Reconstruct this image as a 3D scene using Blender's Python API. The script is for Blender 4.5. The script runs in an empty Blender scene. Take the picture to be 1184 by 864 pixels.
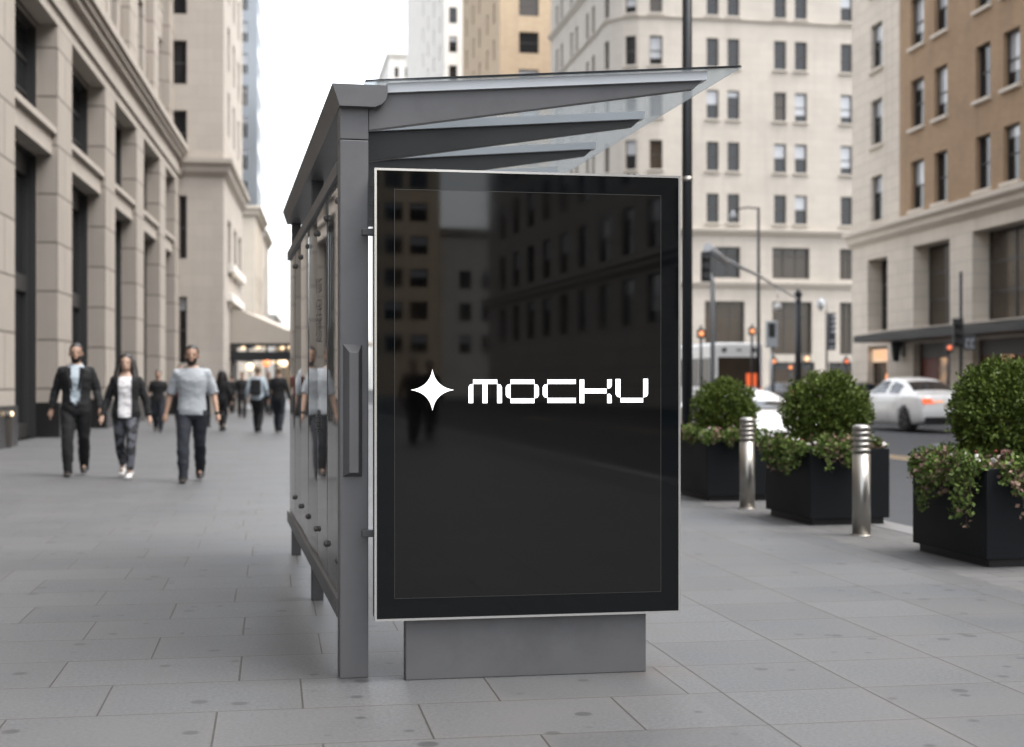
import bpy, bmesh, math, random
import numpy as np
from mathutils import Vector, Matrix
random.seed(7); rng = np.random.default_rng(7)
SC = bpy.context.scene; COL = SC.collection
# ---------------------------------------------------------------- view geometry (metres)
F, CX, HY, CH = 1644.4, 592.0, 444.0, 1.3
def gp(px, py, g=0.0):
    Y = F*(CH-g)/(py-HY); return ((px-CX)/F*Y, Y)
def xa(px, Y): return (px-CX)/F*Y
def za(py, Y): return CH+(HY-py)/F*Y
R = math.radians
# ---------------------------------------------------------------- materials
def new_mat(name):
    m = bpy.data.materials.new(name); m.use_nodes = True
    nt = m.node_tree; b = nt.nodes['Principled BSDF']; return m, nt, b
def N(nt, t, **kw):
    n = nt.nodes.new(t)
    for k, v in kw.items():
        if k in n.inputs: n.inputs[k].default_value = v
        else: setattr(n, k, v)
    return n
def ramp_mix(nt, fac, a, b):
    mx = N(nt, 'ShaderNodeMix', data_type='RGBA'); nt.links.new(fac, mx.inputs['Factor'])
    for i, c in ((6, a), (7, b)):
        if isinstance(c, tuple): mx.inputs[i].default_value = (*c, 1)
        else: nt.links.new(c, mx.inputs[i])
    return mx.outputs[2]
def mth(nt, op, a, b=0.0, c=None):
    n = N(nt, 'ShaderNodeMath', operation=op)
    for i, v in enumerate((a, b) if c is None else (a, b, c)):
        if isinstance(v, (int, float)): n.inputs[i].default_value = v
        else: nt.links.new(v, n.inputs[i])
    return n.outputs[0]
def mat(name, col, rough=.5, metal=0., var=.12, scale=6., bump=0., bscale=60., coat=0., spec=.5, grime=0.):
    m, nt, b = new_mat(name)
    tc = N(nt, 'ShaderNodeTexCoord')
    no = N(nt, 'ShaderNodeTexNoise', Scale=scale, Detail=6., Roughness=.6); nt.links.new(tc.outputs['Object'], no.inputs['Vector'])
    d = tuple(c*(1-var) for c in col); l = tuple(min(1, c*(1+var)) for c in col)
    c = ramp_mix(nt, no.outputs['Fac'], d, l)
    if grime:
        n2 = N(nt, 'ShaderNodeTexNoise', Scale=2.3, Detail=8., Roughness=.7); nt.links.new(tc.outputs['Object'], n2.inputs['Vector'])
        mr = N(nt, 'ShaderNodeMapRange'); mr.inputs[1].default_value = .5; mr.inputs[2].default_value = .75; mr.inputs[4].default_value = grime
        nt.links.new(n2.outputs['Fac'], mr.inputs[0])
        c = ramp_mix(nt, mr.outputs[0], c, tuple(x*.5 for x in col))
    nt.links.new(c, b.inputs['Base Color'])
    b.inputs['Metallic'].default_value = metal; b.inputs['Specular IOR Level'].default_value = spec
    b.inputs['Coat Weight'].default_value = coat; b.inputs['Coat Roughness'].default_value = .06
    rr = N(nt, 'ShaderNodeMapRange'); rr.inputs[3].default_value = max(0, rough*.85); rr.inputs[4].default_value = min(1, rough*1.15)
    nt.links.new(no.outputs['Fac'], rr.inputs[0]); nt.links.new(rr.outputs[0], b.inputs['Roughness'])
    if bump:
        n3 = N(nt, 'ShaderNodeTexNoise', Scale=bscale, Detail=4.); nt.links.new(tc.outputs['Object'], n3.inputs['Vector'])
        bp = N(nt, 'ShaderNodeBump', Strength=bump, Distance=.01); nt.links.new(n3.outputs['Fac'], bp.inputs['Height'])
        nt.links.new(bp.outputs[0], b.inputs['Normal'])
    return m
def stone(name, c1, c2, bw=1.2, bh=.5, joint=.012, mort=.62, rough=.85, streak=.25, off=.5):
    m, nt, b = new_mat(name)
    uv = N(nt, 'ShaderNodeTexCoord')
    br = N(nt, 'ShaderNodeTexBrick', Scale=1.); br.offset = off
    nt.links.new(uv.outputs['UV'], br.inputs['Vector'])
    br.inputs['Color1'].default_value = (*c1, 1); br.inputs['Color2'].default_value = (*c2, 1)
    br.inputs['Mortar'].default_value = (*[x*mort for x in c1], 1)
    br.inputs['Mortar Size'].default_value = joint; br.inputs['Mortar Smooth'].default_value = .3
    br.inputs['Brick Width'].default_value = bw; br.inputs['Row Height'].default_value = bh
    no = N(nt, 'ShaderNodeTexNoise', Scale=.35, Detail=8., Roughness=.65); nt.links.new(uv.outputs['UV'], no.inputs['Vector'])
    mr = N(nt, 'ShaderNodeMapRange'); mr.inputs[1].default_value = .45; mr.inputs[2].default_value = .75; mr.inputs[4].default_value = streak*1.6
    nt.links.new(no.outputs['Fac'], mr.inputs[0])
    c = ramp_mix(nt, mr.outputs[0], br.outputs['Color'], tuple(x*.66 for x in c2))
    # rain streaks: noise stretched down the wall
    mp = N(nt, 'ShaderNodeMapping'); mp.inputs['Scale'].default_value = (1.6, .08, 1); nt.links.new(uv.outputs['UV'], mp.inputs['Vector'])
    n2 = N(nt, 'ShaderNodeTexNoise', Scale=1., Detail=7.); nt.links.new(mp.outputs[0], n2.inputs['Vector'])
    m2 = N(nt, 'ShaderNodeMapRange'); m2.inputs[1].default_value = .5; m2.inputs[2].default_value = .8; m2.inputs[4].default_value = streak*1.5
    nt.links.new(n2.outputs['Fac'], m2.inputs[0])
    c = ramp_mix(nt, m2.outputs[0], c, tuple(x*.6 for x in c1))
    nt.links.new(c, b.inputs['Base Color']); b.inputs['Roughness'].default_value = rough; b.inputs['Specular IOR Level'].default_value = .3
    bp = N(nt, 'ShaderNodeBump', Strength=.5, Distance=.02); nt.links.new(mth(nt, 'SUBTRACT', 1., br.outputs['Fac']), bp.inputs['Height']); nt.links.new(bp.outputs[0], b.inputs['Normal'])
    return m
def glassy(name, tint=(.9, .93, .93), ior=1.5, rough=0.0, dirt=.05):
    m, nt, b = new_mat(name); nt.nodes.remove(b)
    out = nt.nodes['Material Output']
    tr = N(nt, 'ShaderNodeBsdfTransparent'); tr.inputs[0].default_value = (*tint, 1)
    gl = N(nt, 'ShaderNodeBsdfGlossy', Roughness=rough); fr = N(nt, 'ShaderNodeFresnel', IOR=ior)
    df = N(nt, 'ShaderNodeBsdfDiffuse'); df.inputs[0].default_value = (.5, .5, .48, 1)
    tc = N(nt, 'ShaderNodeTexCoord'); no = N(nt, 'ShaderNodeTexNoise', Scale=3., Detail=8.); nt.links.new(tc.outputs['Object'], no.inputs['Vector'])
    m1 = N(nt, 'ShaderNodeMixShader'); nt.links.new(mth(nt, 'MULTIPLY', no.outputs['Fac'], dirt*2), m1.inputs[0]); nt.links.new(tr.outputs[0], m1.inputs[1]); nt.links.new(df.outputs[0], m1.inputs[2])
    m2 = N(nt, 'ShaderNodeMixShader'); nt.links.new(fr.outputs[0], m2.inputs[0]); nt.links.new(m1.outputs[0], m2.inputs[1]); nt.links.new(gl.outputs[0], m2.inputs[2])
    nt.links.new(m2.outputs[0], out.inputs[0]); return m
def emit(name, col, s):
    m, nt, b = new_mat(name); b.inputs['Base Color'].default_value = (*col, 1)
    b.inputs['Emission Color'].default_value = (*col, 1); b.inputs['Emission Strength'].default_value = s; return m
def leafmat(name, a, b2, rough=.5):
    m, nt, b = new_mat(name)
    ge = N(nt, 'ShaderNodeNewGeometry'); tc = N(nt, 'ShaderNodeTexCoord')
    no = N(nt, 'ShaderNodeTexNoise', Scale=7., Detail=3.); nt.links.new(tc.outputs['Object'], no.inputs['Vector'])
    f = mth(nt, 'MULTIPLY_ADD', ge.outputs['Random Per Island'], .6, mth(nt, 'MULTIPLY', no.outputs['Fac'], .5))
    nt.links.new(ramp_mix(nt, f, a, b2), b.inputs['Base Color']); b.inputs['Roughness'].default_value = rough
    b.inputs['Specular IOR Level'].default_value = .2
    b.inputs['Subsurface Weight'].default_value = 0.
    return m
# ---------------------------------------------------------------- mesh builder
class MB:
    def __init__(s): s.v, s.f, s.m, s.sm = [], [], [], []
    def quad(s, a, b, c, d, mi=0, sm=False):
        n = len(s.v); s.v += [tuple(a), tuple(b), tuple(c), tuple(d)]; s.f.append((n, n+1, n+2, n+3)); s.m.append(mi); s.sm.append(sm)
    def hull(s, v8, mi=0):   # v8: bottom loop 4, top loop 4 (both counter-clockwise from above)
        n = len(s.v); s.v += [tuple(p) for p in v8]
        for q in ((3, 2, 1, 0), (4, 5, 6, 7), (0, 1, 5, 4), (1, 2, 6, 5), (2, 3, 7, 6), (3, 0, 4, 7)):
            s.f.append(tuple(n+i for i in q)); s.m.append(mi); s.sm.append(False)
    def box(s, x0, x1, y0, y1, z0, z1, mi=0):
        s.hull([(x0, y0, z0), (x1, y0, z0), (x1, y1, z0), (x0, y1, z0), (x0, y0, z1), (x1, y0, z1), (x1, y1, z1), (x0, y1, z1)], mi)
    def prism(s, poly, lo, hi, axis='y', mi=0):  # poly in the plane normal to axis
        def P(a, b, h): return {'y': (a, h, b), 'x': (h, a, b), 'z': (a, b, h)}[axis]
        n = len(s.v); k = len(poly)
        s.v += [P(a, b, lo) for a, b in poly]+[P(a, b, hi) for a, b in poly]
        s.f.append(tuple(n+i for i in range(k))); s.m.append(mi); s.sm.append(False)
        s.f.append(tuple(n+k+i for i in reversed(range(k)))); s.m.append(mi); s.sm.append(False)
        for i in range(k):
            j = (i+1) % k; s.f.append((n+j, n+i, n+k+i, n+k+j)); s.m.append(mi); s.sm.append(False)
    def rings(s, rs, mi=0, cap=True, sm=True):   # list of rings (same count), each a list of points
        n = len(s.v); k = len(rs[0])
        for r in rs: s.v += [tuple(p) for p in r]
        for i in range(len(rs)-1):
            for j in range(k):
                j2 = (j+1) % k; s.f.append((n+i*k+j, n+i*k+j2, n+(i+1)*k+j2, n+(i+1)*k+j)); s.m.append(mi); s.sm.append(sm)
        if cap:
            s.f.append(tuple(n+j for j in reversed(range(k)))); s.m.append(mi); s.sm.append(False)
            e = n+(len(rs)-1)*k; s.f.append(tuple(e+j for j in range(k))); s.m.append(mi); s.sm.append(False)
    def tube(s, pts, rad, k=12, mi=0, cap=True):
        pts = [Vector(p) for p in pts]
        if isinstance(rad, (int, float)): rad = [rad]*len(pts)
        rs = []; up = None
        for i, p in enumerate(pts):
            t = (pts[min(i+1, len(pts)-1)]-pts[max(i-1, 0)]).normalized()
            if up is None: up = Vector((0, 1, 0)) if abs(t.z) > .8 else Vector((0, 0, 1))
            a = t.cross(up).normalized(); b = a.cross(t); up = b
            r = rad[i]; ra, rb = (r if isinstance(r, tuple) else (r, r))
            rs.append([p+a*(ra*math.cos(2*math.pi*j/k))+b*(rb*math.sin(2*math.pi*j/k)) for j in range(k)])
        s.rings([r[::-1] for r in rs], mi, cap)
    def lathe(s, prof, c=(0, 0, 0), k=24, axis='z', mi=0, cap=True):   # prof (r,h)
        rs = []
        for r, h in prof:
            ring = []
            for j in range(k):
                a = 2*math.pi*j/k; x, y = r*math.cos(a), r*math.sin(a)
                p = {'z': (x, y, h), 'x': (h, x, y), 'y': (y, h, x)}[axis]
                ring.append((p[0]+c[0], p[1]+c[1], p[2]+c[2]))
            rs.append(ring)
        s.rings(rs, mi, cap)
    def ell(s, c, r, k=14, n=9, mi=0):
        rs = []
        for i in range(n+1):
            t = math.pi*(i/n)*.998+.003
            rs.append([(c[0]+r[0]*math.sin(t)*math.cos(2*math.pi*j/k), c[1]+r[1]*math.sin(t)*math.sin(2*math.pi*j/k), c[2]-r[2]*math.cos(t)) for j in range(k)])
        s.rings(rs, mi)
    def sweep(s, path, prof, mi=0):   # prof: closed (out,z); out is right of travel
        pts = [Vector((*p, 0)) for p in path]; rs = []
        for i, p in enumerate(pts):
            ds = []
            if i > 0: ds.append((p-pts[i-1]).normalized())
            if i < len(pts)-1: ds.append((pts[i+1]-p).normalized())
            ns = [Vector((d.y, -d.x, 0)) for d in ds]
            n = sum(ns, Vector()).normalized(); n = n/max(.3, n.dot(ns[0]))
            rs.append([(p.x+n.x*o, p.y+n.y*o, z) for o, z in prof])
        s.rings(rs, mi, True, False)
    def mesh(s, name, mats, off=(0, 0, 0), fix=False):
        me = bpy.data.meshes.new(name)
        v = [(a-off[0], b-off[1], c-off[2]) for a, b, c in s.v]
        me.from_pydata(v, [], s.f)
        for m in (mats if isinstance(mats, (list, tuple)) else [mats]): me.materials.append(m)
        me.polygons.foreach_set('material_index', s.m); me.polygons.foreach_set('use_smooth', s.sm)
        if fix:
            bm = bmesh.new(); bm.from_mesh(me); bmesh.ops.remove_doubles(bm, verts=bm.verts, dist=1e-5); bmesh.ops.recalc_face_normals(bm, faces=bm.faces); bm.to_mesh(me); bm.free()
        uvl = me.uv_layers.new(name='UVMap'); me.update()
        nv = len(me.vertices); co = np.empty(nv*3); me.vertices.foreach_get('co', co); co = co.reshape(-1, 3)+np.array(off)
        nl = len(me.loops); li = np.empty(nl, dtype=np.int32); me.loops.foreach_get('vertex_index', li)
        pn = np.empty(len(me.polygons)*3); me.polygons.foreach_get('normal', pn); pn = pn.reshape(-1, 3)
        lt = np.empty(len(me.polygons), dtype=np.int32); me.polygons.foreach_get('loop_total', lt)
        ln = np.repeat(pn, lt, axis=0); p = co[li]
        t = np.stack([-ln[:, 1], ln[:, 0]], 1); tl = np.linalg.norm(t, axis=1, keepdims=True); t = t/np.maximum(tl, 1e-6)
        flat = np.abs(ln[:, 2]) > .75
        u = np.where(flat, p[:, 0], (p[:, :2]*t).sum(1)); w = np.where(flat, p[:, 1], p[:, 2])
        uvl.data.foreach_set('uv', np.stack([u, w], 1).ravel().astype(np.float32))
        return me
    def build(s, name, mats, parent=None, off=(0, 0, 0), bev=0., fix=False, seg=2):
        me = s.mesh(name, mats, off, fix or bev > 0)
        return link(name, me, parent, bev=bev, seg=seg)
def link(name, me, parent=None, loc=(0, 0, 0), rz=0., bev=0., seg=2):
    o = bpy.data.objects.new(name, me); COL.objects.link(o); o.parent = parent; o.location = loc; o.rotation_euler = (0, 0, rz)
    if bev:
        b = o.modifiers.new('bevel', 'BEVEL'); b.width = bev; b.segments = seg; b.limit_method = 'ANGLE'; b.angle_limit = R(35); b.harden_normals = False
    return o
def tag(o, label=None, cat=None, group=None, kind=None):
    for k, v in (('label', label), ('category', cat), ('group', group), ('kind', kind)):
        if v: o[k] = v
    return o
def thing(name, label, cat, loc=(0, 0, 0), rz=0., group=None):
    o = bpy.data.objects.new(name, None); COL.objects.link(o); o.location = loc; o.rotation_euler = (0, 0, rz); o.empty_display_size = .2
    return tag(o, label, cat, group)
def kids(o): return [c for c in COL.objects if c.parent == o]
def copy_tree(o, loc=None, rz=None, parent=None):
    c = o.copy(); COL.objects.link(c); c.parent = parent
    if loc is not None: c.location = loc
    if rz is not None: c.rotation_euler = (0, 0, rz)
    for k in kids(o): copy_tree(k, parent=c)
    return c
def text_mesh(txt, size, mats, extrude=.002):
    cu = bpy.data.curves.new('lettering', 'FONT'); cu.body = txt; cu.size = size; cu.extrude = extrude; cu.align_x = 'CENTER'; cu.align_y = 'CENTER'
    o = bpy.data.objects.new('lettering', cu); COL.objects.link(o); bpy.context.view_layer.update()
    me = bpy.data.meshes.new_from_object(o.evaluated_get(bpy.context.evaluated_depsgraph_get()))
    bpy.data.objects.remove(o); me.materials.clear(); me.materials.append(mats); return me
def applied(o):   # object with modifiers -> plain mesh data
    bpy.context.view_layer.update()
    me = bpy.data.meshes.new_from_object(o.evaluated_get(bpy.context.evaluated_depsgraph_get()))
    o.modifiers.clear(); o.data = me; return o
# ---------------------------------------------------------------- shared materials
M = {}
M['steel'] = mat('painted steel', (.122, .122, .126), .42, .2, .14, 4, bump=.06, bscale=220, grime=.45)
M['steel_dark'] = mat('dark painted steel', (.055, .055, .057), .5, .1, .1, 3)
M['steel_shade'] = mat('shaded rafter steel', (.085, .084, .083), .5, .1, .12, 4, grime=.3); M['clamp'] = mat('clamp metal', (.12, .115, .11), .4, .5)  # rear rafters: darker copy of the steel, their shade put into the colour
M['alu'] = mat('pale aluminium', (.62, .645, .67), .4, .15, .06, 4)
M['trim'] = mat('polished trim', (.75, .74, .72), .22, 1., .04, 5)
M['inox'] = mat('brushed stainless', (.36, .345, .32), .36, 1., .06, 30)
M['glass'] = glassy('clear glass', (.88, .9, .9), 1.36, 0., .28)
def frosted(name):
    m, nt, b = new_mat(name); nt.nodes.remove(b); out = nt.nodes['Material Output']
    tr = N(nt, 'ShaderNodeBsdfTransparent'); tr.inputs[0].default_value = (.82, .85, .87, 1); tl = N(nt, 'ShaderNodeBsdfTranslucent'); tl.inputs[0].default_value = (.25, .265, .275, 1); gl = N(nt, 'ShaderNodeBsdfGlossy', Roughness=.08)
    tc = N(nt, 'ShaderNodeTexCoord'); no = N(nt, 'ShaderNodeTexNoise', Scale=1.7, Detail=8.); nt.links.new(tc.outputs['Object'], no.inputs['Vector'])
    m1 = N(nt, 'ShaderNodeMixShader'); nt.links.new(mth(nt, 'MULTIPLY_ADD', no.outputs['Fac'], .3, .2), m1.inputs[0]); nt.links.new(tr.outputs[0], m1.inputs[1]); nt.links.new(tl.outputs[0], m1.inputs[2])
    m2 = N(nt, 'ShaderNodeMixShader'); m2.inputs[0].default_value = .07; nt.links.new(m1.outputs[0], m2.inputs[1]); nt.links.new(gl.outputs[0], m2.inputs[2]); nt.links.new(m2.outputs[0], out.inputs[0]); return m
M['roofglass'] = frosted('frosted roof glass')
M['black'] = mat('black', (.012, .012, .013), .5, 0, .1)
M['blackmetal'] = mat('black pole paint', (.02, .022, .026), .4, .2, .1, grime=.1)
M['greymetal'] = mat('galvanised', (.4, .42, .44), .45, .5, .1)
M['palemetal'] = mat('pale galvanised', (.6, .62, .65), .5, .1, .1)
M['rubber'] = mat('rubber', (.02, .02, .02), .8, 0, .1)
M['pane'] = mat('window glass dark', (.014, .015, .017), .06, 0, .3, .5, spec=.4)
M['panewarm'] = mat('window glass warm', (.05, .038, .027), .08, 0, .4, .7, spec=.4)
M['blind'] = mat('window blind', (.40, .41, .43), .12, 0, .08, 1., spec=.8)
M['frame_dark'] = mat('dark window frame', (.03, .03, .03), .5)
M['frame_brown'] = mat('bronze window frame', (.05, .042, .036), .5)
M['wood'] = mat('red wood door', (.16, .035, .02), .5, 0, .2)
M['orange'] = emit('orange signal', (.85, .3, .12), .3)
M['red'] = emit('red lamp', (.85, .2, .1), .26)
M['bulb'] = emit('warm bulb', (1., .74, .45), .5)
M['warmwin'] = emit('lit window', (1., .62, .36), .22)
M['shopglow'] = emit('warm shop interior', (.55, .3, .14), .2)
def _glow():
    m = M['shopglow']; nt = m.node_tree; b = nt.nodes['Principled BSDF']; tc = N(nt, 'ShaderNodeTexCoord'); no = N(nt, 'ShaderNodeTexNoise', Scale=2.2, Detail=3.); nt.links.new(tc.outputs['Object'], no.inputs['Vector'])
    mr = N(nt, 'ShaderNodeMapRange'); mr.inputs[1].default_value = .42; mr.inputs[2].default_value = .68; nt.links.new(no.outputs['Fac'], mr.inputs[0])
    nt.links.new(ramp_mix(nt, mr.outputs[0], (.03, .015, .007), (.8, .42, .18)), b.inputs['Emission Color']); b.inputs['Base Color'].default_value = (.03, .022, .016, 1); b.inputs['Roughness'].default_value = .07
_glow()
M['white'] = mat('white paint', (.78, .78, .76), .4)
# ---------------------------------------------------------------- people
from mathutils import noise as mnoise
def remesh(mb, name, m, parent, vox, smooth=6, cut=None, wr=0.):
    me = mb.mesh(name, m); o = link(name, me, parent)
    r = o.modifiers.new('r', 'REMESH'); r.mode = 'VOXEL'; r.voxel_size = vox; r.use_smooth_shade = True
    s = o.modifiers.new('s', 'SMOOTH'); s.factor = .5; s.iterations = smooth
    applied(o); o.data.name = name
    if wr:   # folds in the cloth
        sd = Vector((random.random()*9, random.random()*9, 0)); nv = [v.normal.copy() for v in o.data.vertices]
        for v, n in zip(o.data.vertices, nv):
            p = v.co; h = mnoise.noise(Vector((p.x*7, p.y*7, p.z*11+p.x*5))+sd)+.6*mnoise.noise(Vector((p.x*15, p.y*15, p.z*24-p.x*9))+sd); v.co = p+n*(h*wr)
    if cut:
        bm = bmesh.new(); bm.from_mesh(o.data); bm.normal_update()
        bmesh.ops.delete(bm, geom=[f for f in bm.faces if cut(f.calc_center_median(), f.normal)], context='FACES'); bm.to_mesh(o.data); bm.free()
    o.data.materials.clear(); o.data.materials.append(m)
    for p in o.data.polygons: p.use_smooth = True
    return o
def lerp(a, b, t): return tuple(x+(y-x)*t for x, y in zip(a, b))
def person(loc, H, rz, label, skin, hair, top, legs, shoe, kind, stride=.2, lead=1, vox=.009, hand=True, female=False, long_hair=False, beard=False, inner=None, arm_out=.06, swing=.12, bag=None, group=None, sleeves=True, bald=False):
    s = H/1.75
    root = thing('person', label, 'person', (*loc, 0), rz, group)
    S = lambda p: (p[0]*s, p[1]*s, p[2]*s)
    sh, hp = (.165, .105) if not female else (.145, .1)
    # joints (faces -Y); side +1 is the person's left
    J = {}
    for sd in (-1, 1):
        fwd = stride if sd == lead else -stride
        hip = (sd*hp*.9, 0, .90)
        ank = (sd*.085, -fwd, .09 if sd == lead else .16)
        knee = (sd*.095, -fwd*.45-.07, .49)
        J[sd] = dict(hip=hip, knee=knee, ank=ank, fwd=fwd,
                     sho=(sd*(sh+.012), .01, 1.40), elb=(sd*(sh+.06+arm_out*.5), .05+fwd*swing*.4, 1.13), wri=(sd*(sh+.06+arm_out), -.04+fwd*swing*1.6, .885))
    def torso(mb, e=0., z0=.84, z1=1.495):
        tab = [(.80, .13, .10), (.86, .165, .115), (.93, .172 if female else .165, .118), (1.0, .155, .108), (1.10, .132 if female else .148, .10), (1.2, .142 if female else .16, .112), (1.3, .155 if female else .178, .125 if not female else .128), (1.38, .155 if female else .182, .11), (1.44, .135, .088), (1.465, .1, .076), (1.49, .075, .066)]
        rs = []
        for z, rx, ry in tab:
            if z < z0-.001 or z > z1+.001: continue
            rs.append([S(((rx+(e if z < 1.4 else e*.55))*math.copysign(abs(math.cos(a))**.85, math.cos(a)), (ry+e)*math.sin(a)*.98, z)) for a in [2*math.pi*j/20 for j in range(20)]])
        mb.rings(rs)
    def leg(mb, sd, e=0., end=1.):
        j = J[sd]; a = lerp(j['knee'], j['ank'], end)
        pts = [(j['hip'][0], 0, .93), (j['hip'][0], -.0, .86), lerp(j['hip'], j['knee'], .5), j['knee'], lerp(j['knee'], a, .35), lerp(j['knee'], a, .75), a]
        rd = [.085, .092, .075, .056, .056, .042, .036]
        mb.tube([S(p) for p in pts], [(r+e*(1 if i < 4 else 1.2))*s for i, r in enumerate(rd)], 14)
    def arm(mb, sd, e=0., end=1.):
        j = J[sd]; w = lerp(j['elb'], j['wri'], end) if end <= 1 else j['wri']
        pts = [(sd*sh*.5, .01, 1.41), j['sho'], lerp(j['sho'], j['elb'], .45), j['elb'], lerp(j['elb'], w, .4), w]
        rd = [.04, .052, .046, .041, .039, .027]
        mb.tube([S(p) for p in pts], [(r+e)*s for r in rd], 12)
    def handm(mb, sd):
        j = J[sd]; w = Vector(j['wri']); d = (w-Vector(j['elb'])).normalized()
        fwdv = Vector((0, -1, 0)); side = Vector((sd, 0, 0))
        mb.tube([S(w-d*.02), S(w+d*.03), S(w+d*.085), S(w+d*.1)], [(.022*s, .022*s), (.034*s, .017*s), (.04*s, .016*s), (.03*s, .012*s)], 10)
        for q, (o, L) in enumerate(((-.027, .066), (-.009, .077), (.009, .074), (.026, .058))):
            a = w+d*.08-fwdv*o; b = a+d*L*.5-side*.004; c = b+(d*.8-side*.5).normalized()*L*.45
            mb.tube([S(a), S(b), S(c)], [.0095*s, .009*s, .0075*s], 8)
        a = w+d*.03+fwdv*.025; mb.tube([S(a), S(a+d*.03+fwdv*.025), S(a+d*.06+fwdv*.03-side*.008)], [.012*s, .0105*s, .008*s], 8)
    # body: one continuous mesh
    mb = MB(); torso(mb)
    for sd in (-1, 1):
        leg(mb, sd); arm(mb, sd)
        if hand: handm(mb, sd)
        else:
            w = Vector(J[sd]['wri']); mb.ell(S(w+Vector((0, 0, -.07))), (.025*s, .04*s, .09*s))
        an = Vector(J[sd]['ank']); mb.tube([S(an+Vector((0, .03, -.03))), S(an+Vector((0, -.06, -.045))), S(an+Vector((0, -.15, -.06)))], [.024*s, .024*s, .016*s], 10)
    mb.tube([S((0, .015, 1.42)), S((0, .005, 1.5)), S((0, -.005, 1.57))], [.07*s, .062*s, .062*s], 14)
    hz = 1.622; hs = 1.1; k = s*hs
    Hd = lambda p: (p[0]*k, p[1]*k, (1.53+(p[2]-1.53)*hs)*s)
    inv = lambda f: (lambda c, n: f(Vector((c.x/hs, c.y/hs, ((c.z/s-1.53)/hs+1.53)*s)), n))
    mb.ell(Hd((0, .0, hz+.025)), (.074*k, .092*k, .092*k), 20, 14)          # cranium
    mb.ell(Hd((0, -.028, hz-.04)), (.058*k, .066*k, .083*k), 18, 12)         # face and jaw
    mb.tube([Hd((0, -.088, hz+.012)), Hd((0, -.108, hz-.022)), Hd((0, -.098, hz-.034))], [.008*k, .014*k, .012*k], 8)   # nose
    mb.tube([Hd((-.045, -.078, hz+.022)), Hd((0, -.094, hz+.024)), Hd((.045, -.078, hz+.022))], .006*k, 8)   # brow
    mb.tube([Hd((-.02, -.088, hz-.062)), Hd((0, -.097, hz-.062)), Hd((.02, -.088, hz-.062))], .009*k, 8)   # lips
    for sd in (-1, 1): mb.ell(Hd((sd*.075, .005, hz-.01)), (.012*k, .02*k, .032*k), 8, 6)
    body = remesh(mb, 'body', skin, root, vox*s, 4)
    if hand:
        for sd in (-1, 1):
            e = MB(); e.ell(Hd((sd*.031, -.083, hz+.003)), (.008*k, .004*k, .0035*k), 10, 6); e.build('eye', M['black'], body)
        e = MB(); e.ell(Hd((0, -.1, hz-.062)), (.021*k, .007*k, .005*k), 10, 6); e.build('mouth', M_lip, body)
    # hair
    mb = MB()
    mb.ell(Hd((0, .012, hz+.04)), (.082*k, .096*k, .09*k), 20, 12)
    if long_hair:
        for sd in (-1, 1): mb.tube([Hd((sd*.03, .02, hz+.1)), Hd((sd*.075, .01, hz+.02)), Hd((sd*.1, .0, hz-.1)), Hd((sd*.115, -.03, hz-.2)), Hd((sd*.11, -.06, hz-.32))], [.042*k, .047*k, .052*k, .05*k, .022*k], 10)
        mb.tube([Hd((0, .06, hz+.08)), Hd((0, .08, hz-.1)), Hd((0, .09, hz-.28))], [(.08*k, .05*k), (.1*k, .05*k), (.09*k, .035*k)], 12)
    fr = (lambda c, n: c.y < -.03*s and c.z < (hz+.075)*s and abs(c.x) < .066*s) if not long_hair else (lambda c, n: c.y < -.02*s and c.z < (hz+.075-abs(c.x/s)*.35)*s and abs(c.x) < .062*s)
    if not bald: remesh(mb, 'hair', hair, root, vox*s, 3, cut=inv(lambda c, n: fr(c, n) or (not long_hair and c.z < (hz-.005)*s and c.y < .0) or (not long_hair and c.z < (hz-.05)*s)))
    if beard:
        mb = MB(); mb.ell(Hd((0, -.03, hz-.048)), (.0605*k, .0685*k, .082*k), 18, 12)
        remesh(mb, 'beard', hair, root, vox*s, 2, cut=inv(lambda c, n: c.z > (hz-.052+abs(c.x/s)*.4)*s or (abs(c.x) < .024*s and -.07 < c.z/s-hz < -.05 and c.y < 0)))
    # trousers
    mb = MB(); torso(mb, .012, .80, 1.0)
    for sd in (-1, 1): leg(mb, sd, .013 if female else .02, .9 if female else (1.12 if sd == lead else 1.3))
    remesh(mb, 'leggings' if female else 'trousers', legs, root, vox*s, 8, wr=.004 if female else .009)
    for sd in (-1, 1):      # shoes
        j = J[sd]; an = Vector(j['ank']); toe = .0 if sd == lead else -.05
        mb = MB(); mb.tube([S(an+Vector((0, .065, -.04))), S(an+Vector((0, .03, -.045))), S(an+Vector((0, -.05, -.048+toe*.3))), S(an+Vector((0, -.13, -.058+toe))), S(an+Vector((0, -.19, -.064+toe)))], [(.03*s, .035*s), (.042*s, .045*s), (.046*s, .04*s), (.048*s, .03*s), (.03*s, .018*s)], 12)
        mb.tube([S(an+Vector((0, .03, -.045))), S(an+Vector((0, .01, .012)))], [.05*s, .052*s], 12)
        remesh(mb, 'shoe', shoe, root, vox*s, 3)
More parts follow.
